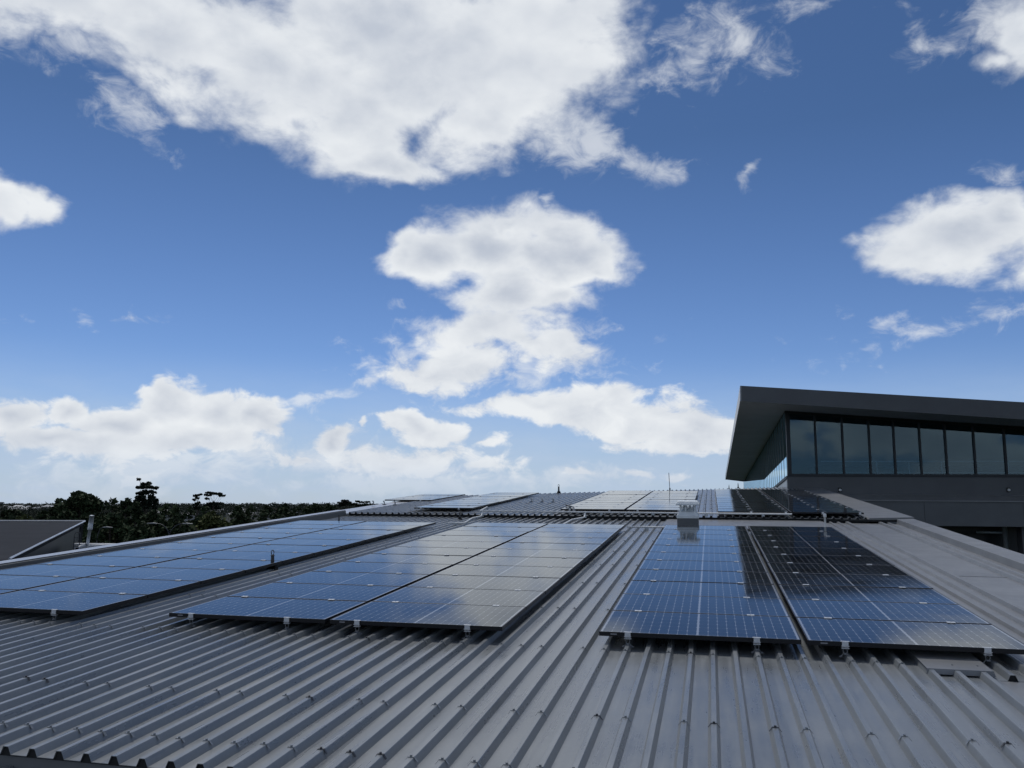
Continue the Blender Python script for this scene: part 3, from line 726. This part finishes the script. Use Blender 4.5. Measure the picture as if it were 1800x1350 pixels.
# interior balustrade seen faintly through the glass
rl = MB()
ra = Matrix((e1, nf_, Vector((0, 0, 1)))).transposed()
def rail_pt(a, z, d): return A(a, z, d)
rb_ = MB(); 
rb_.tube([rail_pt(1.6, zs + .68, -.9), rail_pt(LF - 1, zs + .68, -.9)], .022, 8)
rb_.tube([rail_pt(1.6, zs + .20, -.9), rail_pt(LF - 1, zs + .20, -.9)], .012, 8)
for i in range(15): rb_.tube([rail_pt(2.6 + i * 1.33, zs - .3, -.9), rail_pt(2.6 + i * 1.33, zs + .68, -.9)], .02, 8)
rb_.build('balustrade', WHITE, gb)
# walls below
zb = fpt(1385, 868).z
quadbox('upper_wall', [A(0, zb - 1.2, .02), A(LF, zb - 1.2, .02), A(LF, zs - .03, .02), A(0, zs - .03, .02)], nf_, .25, CHAR, gb)
led = .9
zl1 = fpt(1500, 869).z
P_l = hit(1500, 878.5, Bo + nf_ * led, nf_)
obj('ledge_flashing', [A(-1.0, zl1, .03), A(LF, zl1, .03), A(LF, P_l.z, led), A(-1.0, P_l.z, led), A(-1.0, zl1 - .05, .03), A(LF, zl1 - .05, .03), A(LF, P_l.z - .05, led), A(-1.0, P_l.z - .05, led)],
    [(0, 3, 2, 1), (4, 5, 6, 7), (3, 7, 6, 2), (0, 1, 5, 4), (0, 4, 7, 3), (1, 2, 6, 5)], FLASH, gb)
P_b = hit(1700, 925, Bo + nf_ * (led - .05), nf_)
jx = [-1.0] + [(hit(x, 900, Bo + nf_ * led, nf_) - Bo).dot(e1) for x in (1498, 1626, 1800)] + [17.5, LF]
for i in range(len(jx) - 1):
    quadbox('wall_panel', [A(jx[i] + .006, P_b.z, led - .05), A(jx[i + 1] - .006, P_b.z, led - .05), A(jx[i + 1] - .006, P_l.z - .055, led - .05), A(jx[i] + .006, P_l.z - .055, led - .05)], nf_, .1, CHAR2, gb)
quadbox('recess_wall', [A(-1, -3, -1.6), A(LF, -3, -1.6), A(LF, P_b.z + .3, -1.6), A(-1, P_b.z + .3, -1.6)], nf_, .1, MULL, gb)
quadbox('lower_wall', [A(-.9, 0, led - .2), A(.0, 0, led - .2), A(.0, P_b.z, led - .2), A(-.9, P_b.z, led - .2)], nf_, .3, CHAR, gb)
obj('recess_ceiling', [A(-1, P_b.z + .02, led - .16), A(LF, P_b.z + .02, led - .16), A(LF, P_b.z + .02, -1.6), A(-1, P_b.z + .02, -1.6)], [(0, 1, 2, 3)], MULL, gb)
# column and downpipe in the recess
qa = (hit(1767, 945, Bo + nf_ * -.6, nf_) - Bo).dot(e1); qz = hit(1767, 932, Bo + nf_ * -.6, nf_).z
b = MB(); b.tube([A(qa, 0, -.6), A(qa, qz + .15, -.6)], .10, 12); b.tube([A(qa - .1, qz - .1, -.6), A(qa - 1.1, qz - .1, -.6)], .05, 10); b.build('downpipe', ZINC, gb, smooth=True)
qa2 = (hit(1797, 945, Bo + nf_ * .3, nf_) - Bo).dot(e1)
quadbox('column', [A(qa2, -3, .3), A(qa2 + .5, -3, .3), A(qa2 + .5, P_b.z + .01, .3), A(qa2, P_b.z + .01, .3)], nf_, .5, CHAR, gb)
# roof slab: soffit plane through the window heads
S0, S1, S2_ = A(0, zf(0)), A(LF, zf(LF)), B(LS, zsd(LS))
Ko = at(1303, 705, 34.3) - Bo                       # outer corner of the overhang
Kb = hit(1276, 843, Bo + S0, (S2_ - S0).cross(Ko - S0).normalized()) - Bo              # rear end of the side overhang

Kr = Ko + (S1 - S0) * ((LF + 3) / LF); Kbr = Kb + (S1 - S0).normalized() * 30
S1x = S0 + (S1 - S0) * ((LF + 3) / LF)
ft = hit(1303, 678, Bo + Ko, nf_) - Bo; fh = ft.z - Ko.z
ftr_ = hit(1800, 707, Bo + Ko, nf_) - Bo
dtop = (ftr_ - ft); dtop = dtop / max(dtop.dot(e1), 1e-6)
Tr = ft + dtop * ((Kr - Ko).dot(e1)); Tb = Kb + Vector((0, 0, .42)); Tbr = Kbr + Vector((0, 0, .42))
obj('soffit', [Ko, Kr, S1x, S0], [(0, 1, 2, 3)], SOFF, gb)
obj('soffit', [Ko, S0, S2_, Kb], [(0, 1, 2, 3)], SOFF, gb)
obj('roof', [ft, Tr, Tbr, Tb], [(2, 1, 0), (3, 2, 0)], CHAR, gb)
quadbox('fascia', [Ko, Kr, Tr, ft], nf_, .04, CHAR, gb)
o = obj('side_fascia', [Kb, Ko, ft, Tb] + [p + ns_ * .05 for p in (Kb, Ko, ft, Tb)], [(0, 1, 2, 3), (7, 6, 5, 4), (0, 4, 5, 1), (1, 5, 6, 2), (2, 6, 7, 3), (3, 7, 4, 0)], CAPL, gb)
obj('rear_fascia', [Kb, Kbr, Tbr, Tb], [(0, 1, 2, 3)], CHAR, gb)
obj('side_end_wall', [B(LS, -3), B(LS, zsd(LS)), B(LS, zsd(LS)) + e1 * 20, B(LS, -3) + e1 * 20], [(0, 1, 2, 3)], CHAR, gb)
for i, x in enumerate((1476, 1772)):
    p = hit(x, 861, Bo + nf_ * .02, nf_)
    wl = tag(empty('wall_light', Matrix.Translation(p)), ['small bulkhead light on the dark wall nearer the corner', 'small bulkhead light on the dark wall at the far right'][i], 'wall light', 'wall lights under the window band')
    b = MB(); b.box(-.07, .07, -.05, -.005, -.09, .09); bevel(b.build('housing', DARK, wl), .01)
    MB().tube([(0, -.05, -.01), (0, -.085, -.01), (0, -.1, -.01)], [.06, .055, .03], 12).build('lens', WHITE, wl)

# ---------------------------------------------------------------- neighbour on the left
def quad(name, pts, m, parent, o0): return obj(name, [Vector(p) - o0 for p in pts], [tuple(range(len(pts)))], m, parent)
N0 = at(147, 917, 30); N0g = Vector((N0.x, N0.y, 0))
nbld = tag(empty('neighbouring_building', Matrix.Translation(N0g)), 'building with a plain dark metal roof and pale edge trim at the left edge', 'building')
ridL = at(-420, 915.5, 30); rakeB = at(12, 984, 17.5); rakeL = at(-700, 1040, 15.5)
def slab(name, pts, th, m):
    p = [Vector(q) - N0g for q in pts]; q = [v - Vector((0, 0, th)) for v in p]; n = len(p)
    return obj(name, p + q, [tuple(range(n)), tuple(reversed(range(n, 2 * n)))] + [(i, n + i, n + (i + 1) % n, (i + 1) % n) for i in range(n)], m, nbld)
slab('roof', [rakeB, N0, ridL, rakeL], .12, NROOF)
b = MB(); b.tube([rakeB - N0g + Vector((.05, 0, .02)), N0 - N0g + Vector((.05, 0, .02))], .030, 4); b.tube([N0 - N0g + Vector((.05, 0, .02)), ridL - N0g + Vector((0, 0, .02))], .035, 4); b.build('edge_trim', CAPL, nbld)
gw = Vector((.0, 0, 0))
quad('gable_wall', [rakeB - Vector((.1, 0, .13)), N0 - Vector((.1, 0, .13)), N0g - Vector((.1, 0, 0)), Vector((rakeB.x - .1, rakeB.y, 0))], MULL, nbld, N0g)
quad('rear_wall', [N0 - Vector((0, -.0, .13)), ridL - Vector((0, 0, .13)), Vector((ridL.x, ridL.y, 0)), N0g], CHAR, nbld, N0g)

# low annex with pale parapet and flue
AX = at(128, 955, 26); axg = Vector((AX.x, AX.y, 0))
ax = tag(empty('annex_building', Matrix.Translation(axg)), 'low annex with a stained white parapet beyond the left capping', 'building')
b = MB(); z0, z1 = AX.z - .16, AX.z
b.box(0, 5.2, 0, .22, z0 - .1, z1); bevel(b.build('parapet', WHITE, ax), .02)
b = MB(); b.box(1.8, 7.4, 1.3, 1.6, z0 - .1, z1 + .13); bevel(b.build('parapet', WHITE, ax), .02)
b = MB(); b.box(0.05, 7.0, .05, 9, -AX.z * 0, z0 - .11); b.build('wall', CHAR2, ax)
b = MB()
for i in range(3): b.box(.12 + i * .28, .24 + i * .28, -.03, -.002, z0 - .08, z0 + .02)
b.build('scupper', DARK, ax)
fl_ = tag(empty('exhaust_flue', Matrix.Translation(at(151, 962, 24))), 'leaning galvanised exhaust flue with a wider top sleeve and an elbow duct', 'flue')
o0 = at(151, 962, 24)
top, mid, bot = at(161.5, 906, 24) - o0, at(158.2, 929, 24) - o0, at(153.5, 958, 24) - o0
MB().tube([bot, mid], .042, 14).build('pipe', ZINC, fl_, smooth=True)
MB().tube([mid, top], .063, 14).build('sleeve', ZINC, fl_, smooth=True)
MB().tube([mid - (top - mid).normalized() * .03, mid + (top - mid).normalized() * .01], .070, 14).build('collar', ZINC, fl_)
MB().tube([bot + Vector((0, 0, .03)), bot + Vector((-.03, 0, -.03)), bot + Vector((-.10, 0, -.06)), bot + Vector((-.19, 0, -.10))], [.06, .075, .085, .09], 14).build('elbow', PVC, fl_, smooth=True)
MB().tube([bot + Vector((-.02, .0, -.045)), at(232, 957.5, 24) - o0], .05, 12).build('duct', PVC, fl_, smooth=True)
MB().box(-.12, .10, -.1, .1, -.30, -.02).build('plinth', CHAR2, fl_)
h0 = at(129, 966, 25)
lad = tag(empty('access_ladder', Matrix.Translation(h0)), 'thin dark ladder hoop standing at the end of the white parapet', 'ladder')
b = MB()
for dx in (0, .17): b.tube([(dx, 0, -1.0), (dx, 0, .45)], .012, 6)
b.tube([(0, 0, .45), (.03, 0, .5), (.14, 0, .5), (.17, 0, .45)], .012, 6)
b.build('stiles', DKST, lad)
b = MB()
for i in range(6): b.tube([(0, 0, -.9 + i * .25), (.17, 0, -.9 + i * .25)], .009, 6)
b.build('rungs', DKST, lad)

# ---------------------------------------------------------------- street lamps
def lamp(px, pyt, depth, arms, label):
    p = at(px, pyt, depth); g = Vector((p.x, p.y, 0)); z = p.z
    e = tag(empty('street_lamp', Matrix.Translation(g)), label, 'street lamp', 'street lamps beyond the roof')
    MB().tube([(0, 0, 0), (0, 0, z - .9)], [.09, .045], 8).build('pole', DKST, e)
    for s, L in arms:
        pts = [(s * L * (1 - math.cos(t)) , 0, z - .9 + 1.0 * math.sin(t)) for t in [i * PI / 2 / 6 for i in range(7)]]
        MB().tube(pts, .030, 8).build('arm', DKST, e)
        MB().tube([(s * L, 0, z + .1), (s * (L + .3), 0, z + .12), (s * (L + .75), 0, z + .10)], [.035, .06, .03], 8).build('head', DKST2, e)
lamp(172, 929.5, 62, [(1, .35)], 'street lamp with a single short arm beside the flue')
lamp(298.5, 923, 62, [(-1, .95), (1, .95)], 'street lamp with two curved arms above the left capping')

# ---------------------------------------------------------------- trees
def foliage_mat(name, c, v=.45):
    m = bpy.data.materials.new(name); m.use_nodes = True; t = NT(m.node_tree); b = t.n['Principled BSDF']
    tc = t.new('ShaderNodeTexCoord').outputs['Object']
    oi = t.new('ShaderNodeObjectInfo').outputs['Random']
    n = t.noise(tc, .9, 4, .6); n2 = t.new('ShaderNodeTexWhiteNoise', noise_dimensions='3D'); t.l.new(t.vm('SNAP', tc, (.35, .35, .35)), n2.inputs['Vector'])
    f = t.m('ADD', t.lin(n, .3, .7, 1 - v, 1 + v), t.lin(n2.outputs[0], 0, 1, -.25, .25))
    f = t.m('MULTIPLY', f, t.lin(oi, 0, 1, .8, 1.2))
    x = t.new('ShaderNodeVectorMath', operation='SCALE'); x.inputs[0].default_value = c; t.l.new(f, x.inputs['Scale']); t.l.new(x.outputs[0], b.inputs['Base Color'])
    b.inputs['Roughness'].default_value = .8; b.inputs['Specular IOR Level'].default_value = .15; return m
LEAF_A = foliage_mat('leaf_dark', (.030, .044, .020)); LEAF_B = foliage_mat('leaf_mid', (.042, .060, .026)); LEAF_P = foliage_mat('needle_dark', (.014, .022, .014)); LEAF_Y = foliage_mat('leaf_olive', (.062, .072, .026))
TR = random.Random(11)
def leaves(mb, c, rx, ry, rz, n, s):
    for _ in range(n):
        while True:
            p = Vector((TR.uniform(-1, 1), TR.uniform(-1, 1), TR.uniform(-1, 1)))
            if p.length < 1: break
        if TR.random() < .6 and p.length > .01: p = p.normalized() * (p.length ** .4)
        q = Vector((c[0] + p.x * rx, c[1] + p.y * ry, c[2] + p.z * rz))
        a = Vector((TR.uniform(-1, 1), TR.uniform(-1, 1), TR.uniform(-.7, .7))).normalized(); b = a.cross(Vector((TR.uniform(-1, 1), TR.uniform(-1, 1), TR.uniform(-1, 1)))).normalized()
        k = s * TR.uniform(.5, 1.3)
        mb.add([q - a * k, q + b * k * .6, q + a * k, q - b * k * .6], [(0, 1, 2, 3)])
def tree_from_clusters(name, g, H, clusters, leaf, label, group, dens=1.0, ls=.22, cat='tree', lean=0, trunk_r=None):
    e = tag(empty(name, Matrix.Translation(g)), label, cat, group)
    tb = MB(); r = trunk_r or max(.12, H * .022)
    tb.tube([(0, 0, 0), (lean * .3, 0, H * .35), (lean * .7, .05, H * .65), (lean, 0, H * .92)], [r, r * .8, r * .5, r * .12], 7)
    for (x, y, z, rx, ry, rz) in clusters:
        zb_ = min(z - rz * .3, max(H * .2, z - (abs(x) + abs(y)) * .8 - .5)); t_ = zb_ / H
        p0 = (lean * t_, 0, zb_); rr_ = r * .32 * max(.3, 1 - t_)
        tb.tube([p0, (x * .5 + lean * .5 * t_, y * .5, zb_ + (z - zb_) * .45), (x, y, z)], [rr_, rr_ * .7, rr_ * .3], 5, caps=False)
    tb.build('trunk', BARK, e)
    fb = MB()
    for (x, y, z, rx, ry, rz) in clusters:
        n = int(dens * 44 * (rx * rz + rx * ry + ry * rz) / (ls * ls) * .10) + 14
        leaves(fb, (x, y, z), rx, ry, rz, n, ls)
    fb.build('crown', leaf, e)
    return e
def dome(px, pytop, depth, wpx, label, leaf=LEAF_A, group='trees beyond the left capping', zlow=.12, n=46, ls=.26, irr=.3, dens=1.0, name='tree'):
    p = at(px, pytop, depth); H = p.z; R = wpx / F * depth / 2
    cl = []; zc = H * (zlow + 1) / 2; hz_ = H * (1 - zlow) / 2
    for i in range(n):
        th = TR.uniform(0, 2 * PI); cz = TR.uniform(-.9, 1); rr_ = math.sqrt(max(0, 1 - cz * cz)) ** .8; k = TR.uniform(.55, .95)
        s = R * TR.uniform(.16, .34)
        x, y, z = R * rr_ * k * math.cos(th), R * rr_ * k * math.sin(th), zc + hz_ * cz * TR.uniform(.75, 1 - .02) * (1 - irr * TR.random() * .4)
        z = min(z, H - s * .6)
        cl.append((x, y, z, s * 1.15, s * 1.15, s * .75))
    cl.append((TR.uniform(-.2, .2) * R, 0, H - .45, R * .25, R * .25, .45))
    return tree_from_clusters(name, Vector((p.x, p.y, 0)), H, cl, leaf, label, group, dens, ls)
def padded(px, pytop, pybase, depth, pads, label, leaf=LEAF_P, lean_px=0, ls=.2, dens=1.5, extra=()):
    p = at(px, pytop, depth); H = p.z; s = depth / F; cl = []
    for (x, y, rx, ry) in pads:
        cx, cz, arx, arz = (x - px) * s, H - (y - pytop) * s, rx * s, max(ry * s, .12)
        m_ = max(2, int(rx / 3.2))
        for i in range(m_):
            t_ = (i + .5) / m_ * 2 - 1
            cl.append((cx + t_ * arx * .8 + TR.uniform(-.1, .1), TR.uniform(-.6, .6) * arx * .7, cz + TR.uniform(-.3, .3) * arz + (1 - t_ * t_) * arz * .5, arx / m_ * 1.35, arx / m_ * 1.35, arz * TR.uniform(.6, .95)))
    return tree_from_clusters('pine_tree', Vector((p.x, p.y, 0)), H, cl, leaf, label, 'trees beyond the left capping', dens, ls, 'pine tree', lean=lean_px * s, trunk_r=.22)

dome(143, 863, 105, 92, 'broad dark domed tree, widest crown left of the tall pine', LEAF_A, n=80, ls=.28)
dome(104, 876, 112, 30, 'small bushy tree on the left shoulder of the broad domed tree', LEAF_A, n=26)
dome(198, 874, 110, 40, 'dark ragged tree between the domed tree and the tall pine', LEAF_A, n=34, dens=.7)
dome(223, 875, 104, 44, 'dense dark tree just left of the tall pine', LEAF_A, n=46)
padded(258, 848, 900, 100, [(257, 852, 8, 3), (249, 857, 8, 2.6), (268, 858, 9, 2.6), (259, 857, 9, 3.5), (262, 866, 14, 4), (249, 868, 9, 3), (258, 875, 17, 4), (272, 880, 11, 3), (250, 882, 14, 4), (262, 886, 18, 4), (258, 893, 20, 5), (243, 843, 4, 1.6)],
       'tall dark pine with layered branches standing highest against the sky')
dome(240, 882, 98, 44, 'dense dark tree at the foot of the tall pine', LEAF_A, n=40)
dome(291, 884, 108, 30, 'rounded grey green tree right of the tall pine', LEAF_B, n=30)
dome(310, 888, 112, 34, 'low rounded tree in the dip between the two pines', LEAF_B, n=30)
dome(268, 896, 92, 60, 'dark spreading tree behind the double armed lamp', LEAF_A, n=46)
dome(333, 891, 118, 26, 'small smooth rounded tree left of the slender pine', LEAF_B, n=24)
padded(349, 868, 905, 100, [(351, 870, 4, 1.6), (344, 872, 5, 1.6), (346, 876, 4, 1.5), (343, 879, 2.5, 1), (348, 885, 5, 2), (346, 888, 6, 2), (352, 893, 9, 3)], 'slender pine with two sparse tufts left of the umbrella pine', ls=.16)
padded(377, 866, 905, 102, [(371, 867.5, 8, 2), (379, 868.5, 9, 2.2), (389, 872, 6, 2.2), (366, 871, 5, 1.4), (366, 877, 4, 1.2), (372, 886, 8, 2.4), (384, 886, 9, 2), (367, 889, 7, 2), (378, 893, 14, 3)], 'umbrella pine with a flat double layered crown', ls=.16)
dome(362, 889, 96, 46, 'dark low tree beneath the umbrella pine', LEAF_A, n=40)
dome(376, 898, 84, 64, 'olive green rounded tree just above the left capping', LEAF_Y, n=50, ls=.22)
dome(318, 903, 86, 70, 'dark green tree right of the double armed lamp', LEAF_A, n=50)
dome(196, 902, 84, 76, 'wide dark tree behind the exhaust flue', LEAF_A, n=60)
dome(250, 915, 74, 60, 'low dark tree between the two street lamps', LEAF_A, n=50)
dome(150, 905, 88, 60, 'dark tree behind the corner of the neighbouring roof', LEAF_A, n=46)
dome(20, 896, 96, 70, 'dark tree above the neighbouring roof at the left edge', LEAF_A, n=50)
dome(80, 898, 92, 66, 'dark tree above the neighbouring roof beside the domed tree', LEAF_A, n=50)
dome(50, 905, 84, 60, 'olive tree low over the neighbouring roof', LEAF_Y, n=46)
dome(-30, 892, 90, 70, 'dark tree cut by the left edge of the view', LEAF_A, n=40)
dome(425, 900, 112, 50, 'dark tree above the capping right of the olive tree', LEAF_A, n=40)
dome(462, 896, 130, 40, 'dark tree group member rising toward the roof corner', LEAF_B, n=34)
dome(497, 893, 150, 44, 'mid green tree left of the last ridge of trees', LEAF_B, n=36)
dome(525, 889, 170, 40, 'rounded tree on the slope before the roof corner', LEAF_A, n=36)
for (x_, y_, d_, w_, t_) in ((418, 889, 260, 26, 'small round tree just right of the umbrella pine'), (441, 887.5, 270, 20, 'small dark tree on the skyline above the middle of the capping'), (470, 888, 250, 34, 'spreading dark tree on the skyline left of the pale tray'), (503, 885.5, 240, 40, 'broader tree where the skyline starts to rise toward the pale tray')):
    dome(x_, y_, d_, w_, t_, LEAF_A, n=24, ls=.5)
dome(552, 884, 175, 46, 'tall rounded tree nearest the left corner of the upper roof', LEAF_A, n=40)
dome(580, 884, 180, 36, 'dark tree directly above the corner of the pale tray', LEAF_A, n=34)
padded(610, 880, 905, 180, [(606, 881, 6, 1.4), (600, 884, 6, 1.5), (612, 884, 5, 1.5), (604, 888, 9, 2.5)], 'small pine with flat tufts above the pale roof tray', ls=.28)
padded(638, 881, 905, 185, [(628, 882, 4, 1.3), (636, 883, 4, 1.3), (645, 883, 5, 1.3), (622, 887, 6, 2), (634, 889, 9, 2.2), (646, 889, 7, 1.6)], 'rightmost small pine with scattered flat tufts', ls=.28)

# ---------------------------------------------------------------- ground and distant suburb
GR = mat('ground', (.024, .031, .018), .95, sp=.0, vary=.4, vscale=.05)
def terrain():
    N = 90; vs = []; fs = []
    rad = [0, 10, 25, 50, 80, 120, 170, 230, 300, 380, 470, 570, 680, 800, 950, 1100, 1300, 1500, 1800, 2200, 2700, 3500, 5000, 8000, 13000]
    hn = lambda a, r: 0 if r < 200 else min(1, (r - 200) / 500) * (5.0 + 3.0 * math.sin(a * 5 + 1) + 2.0 * math.sin(a * 13)) * (1 if r < 1600 else 1.15)
    for i, r in enumerate(rad):
        for j in range(N):
            a = 2 * PI * j / N; vs.append((r * math.sin(a), r * math.cos(a), max(0, hn(a, r) * (.75 + .3 * math.sin(r * .006)))))
    for i in range(len(rad) - 1):
        for j in range(N): fs.append((i * N + j, i * N + (j + 1) % N, (i + 1) * N + (j + 1) % N, (i + 1) * N + j))
    return obj('ground', vs, fs, GR, smooth=True)
tag(terrain(), kind='structure')
# far wooded ridge: one mass nobody could count
HR = random.Random(5)
fw_ = MB()
for i in range(2300):
    x = HR.uniform(-30, 760); dep = HR.choice([330, 420, 520, 650, 800]) * HR.uniform(.9, 1.1)
    yy = 889 + 10 * HR.random() ** .6 + (0 if x > 100 else 1)
    p = at(x, yy - (2 if HR.random() < .06 else 0), dep); s = HR.uniform(1.6, 3.4) * dep / 500
    leaves(fw_, p - Vector((0, 0, s * .6)), s * 1.5, s, s, 60, .42 * dep / 500)
LEAF_F = foliage_mat('leaf_far', (.030, .040, .028))
for i in range(520):                              # the ridge line itself, farthest
    x = HR.uniform(-30, 760); dep = HR.uniform(760, 950)
    p = at(x, HR.uniform(886.5, 889.0) + .0045 * x * 0, dep); s = HR.uniform(2.0, 4.2) * (1.5 if HR.random() < .1 else 1)
    leaves(fw_, p - Vector((0, 0, s * .5)), s * 1.7, s, s, 70, .75)
o = fw_.build('far_wood', LEAF_F); tag(o, 'far wooded suburb ridge along the horizon on the left', 'woodland', kind='stuff')
# houses
WALLS = [mat('house_wall_white', (.40, .40, .38), .8, vary=.1), mat('house_wall_cream', (.38, .35, .28), .8, vary=.1)]
ROOFS = [mat('house_roof_pale', (.42, .43, .44), .5, vary=.15, vscale=.5), mat('house_roof_grey', (.22, .23, .24), .6, vary=.2), mat('house_roof_red', (.20, .09, .06), .7, vary=.2)]
WIN = mat('house_window', (.02, .025, .03), .2)
protos = {}
def make_house(wi, ri):
    e = empty('house'); L, Wd, h, rh = 11, 8, 4.2, 2.0
    MB().box(-L / 2, L / 2, -Wd / 2, Wd / 2, -4, h).build('wall', WALLS[wi], e)
    MB().add([(-L / 2 - .5, -Wd / 2 - .5, h), (L / 2 + .5, -Wd / 2 - .5, h), (L / 2 + .5, Wd / 2 + .5, h), (-L / 2 - .5, Wd / 2 + .5, h), (-L / 2 + 2, 0, h + rh), (L / 2 - 2, 0, h + rh)],
             [(0, 1, 5, 4), (1, 2, 5), (2, 3, 4, 5), (3, 0, 4), (3, 2, 1, 0)]).build('roof', ROOFS[ri], e)
    for x in (-3, 1, 4): MB().box(x - .7, x + .7, -Wd / 2 - .06, -Wd / 2 - .01, 1.2, 2.8).build('window', WIN, e)
    return e
hs = [(22, 893.5, 430, 0, 0), (33, 892, 520, 0, 0), (40, 894, 400, 0, 0), (12, 891, 600, 0, 1), (52, 891.5, 620, 1, 0), (66, 893, 520, 0, 0), (74, 891, 640, 1, 1), (5, 893, 480, 1, 0), (86, 892.5, 560, 0, 0),
      (30, 898, 300, 0, 0), (284, 903, 260, 0, 0), (318, 904, 240, 0, 0), (339, 903, 270, 0, 0), (313, 900, 330, 1, 0), (388, 899, 300, 0, 0), (393, 901, 280, 0, 0), (404, 902, 300, 1, 1), (413, 904, 240, 1, 0), (418, 896, 420, 0, 0), (425, 897, 400, 0, 0), (433, 899, 330, 0, 0),
      (441, 898, 360, 0, 0), (448, 897, 380, 1, 1), (436, 906, 250, 1, 1), (452, 903, 280, 0, 0), (462, 900, 320, 0, 0), (470, 898, 360, 1, 0), (478, 903, 280, 0, 1), (486, 899, 330, 1, 2), (500, 898, 330, 0, 0), (512, 901, 300, 1, 0), (245, 900, 300, 1, 0), (205, 897, 320, 0, 1)]
HC = {}
def HPLACE(x):
    return ('above the neighbouring roof' if x < 100 else 'between domed tree and tall pine' if x < 258 else 'between the tall and slender pines' if x < 345
            else 'just right of the umbrella pine' if x < 422 else 'on the far slope above the capping' if x < 466 else 'left of the pale roof tray')
for i, (x, y, dep, wi, ri) in enumerate(hs):
    k = (wi, ri)
    if k not in protos: protos[k] = make_house(wi, ri); e = protos[k]
    else: e = copy_tree(protos[k])
    dep = dep * 1.1 + 120; p = at(x, y - .7, dep); e.location = (p.x, p.y, p.z - 3.0); e.rotation_euler = (0, 0, HR.uniform(-.6, .6))
    s = HR.uniform(.55, .8); e.scale = (s, s, s)
    spot = HPLACE(x); HC.setdefault(spot, []).append((x, e, wi, ri))
for spot, l in HC.items():
    l.sort(key=lambda q: q[0])
    for n_, (x, e, wi, ri) in enumerate(l):
        o_ = 'only' if len(l) == 1 else (ORD[n_] if n_ else 'leftmost')
        tag(e, '%s tiny distant %s walled house with %s roof %s' % (o_, ['white', 'cream'][wi], ['pale', 'grey', 'red tiled'][ri], spot), 'house', 'distant houses among the far trees')
# two distant towers on the skyline at the far left
tw = tag(empty('tower', Matrix.Translation(at(2, 890, 900) - Vector((0, 0, 6)))), 'tiny grey tower block on the skyline at the left edge', 'tower')
bevel(MB().box(-3.0, 3.0, -2.5, 2.5, 0, 8.8).build('wall', CHAR2, tw), .1); MB().box(-1.6, 1.6, -1.2, 1.2, 8.8, 10.6).build('plant_room', CHAR2, tw)
for i in range(4): MB().box(-2.6, 2.6, -2.56, -2.51, 1.2 + i * 2, 2.2 + i * 2).build('window', WIN, tw)
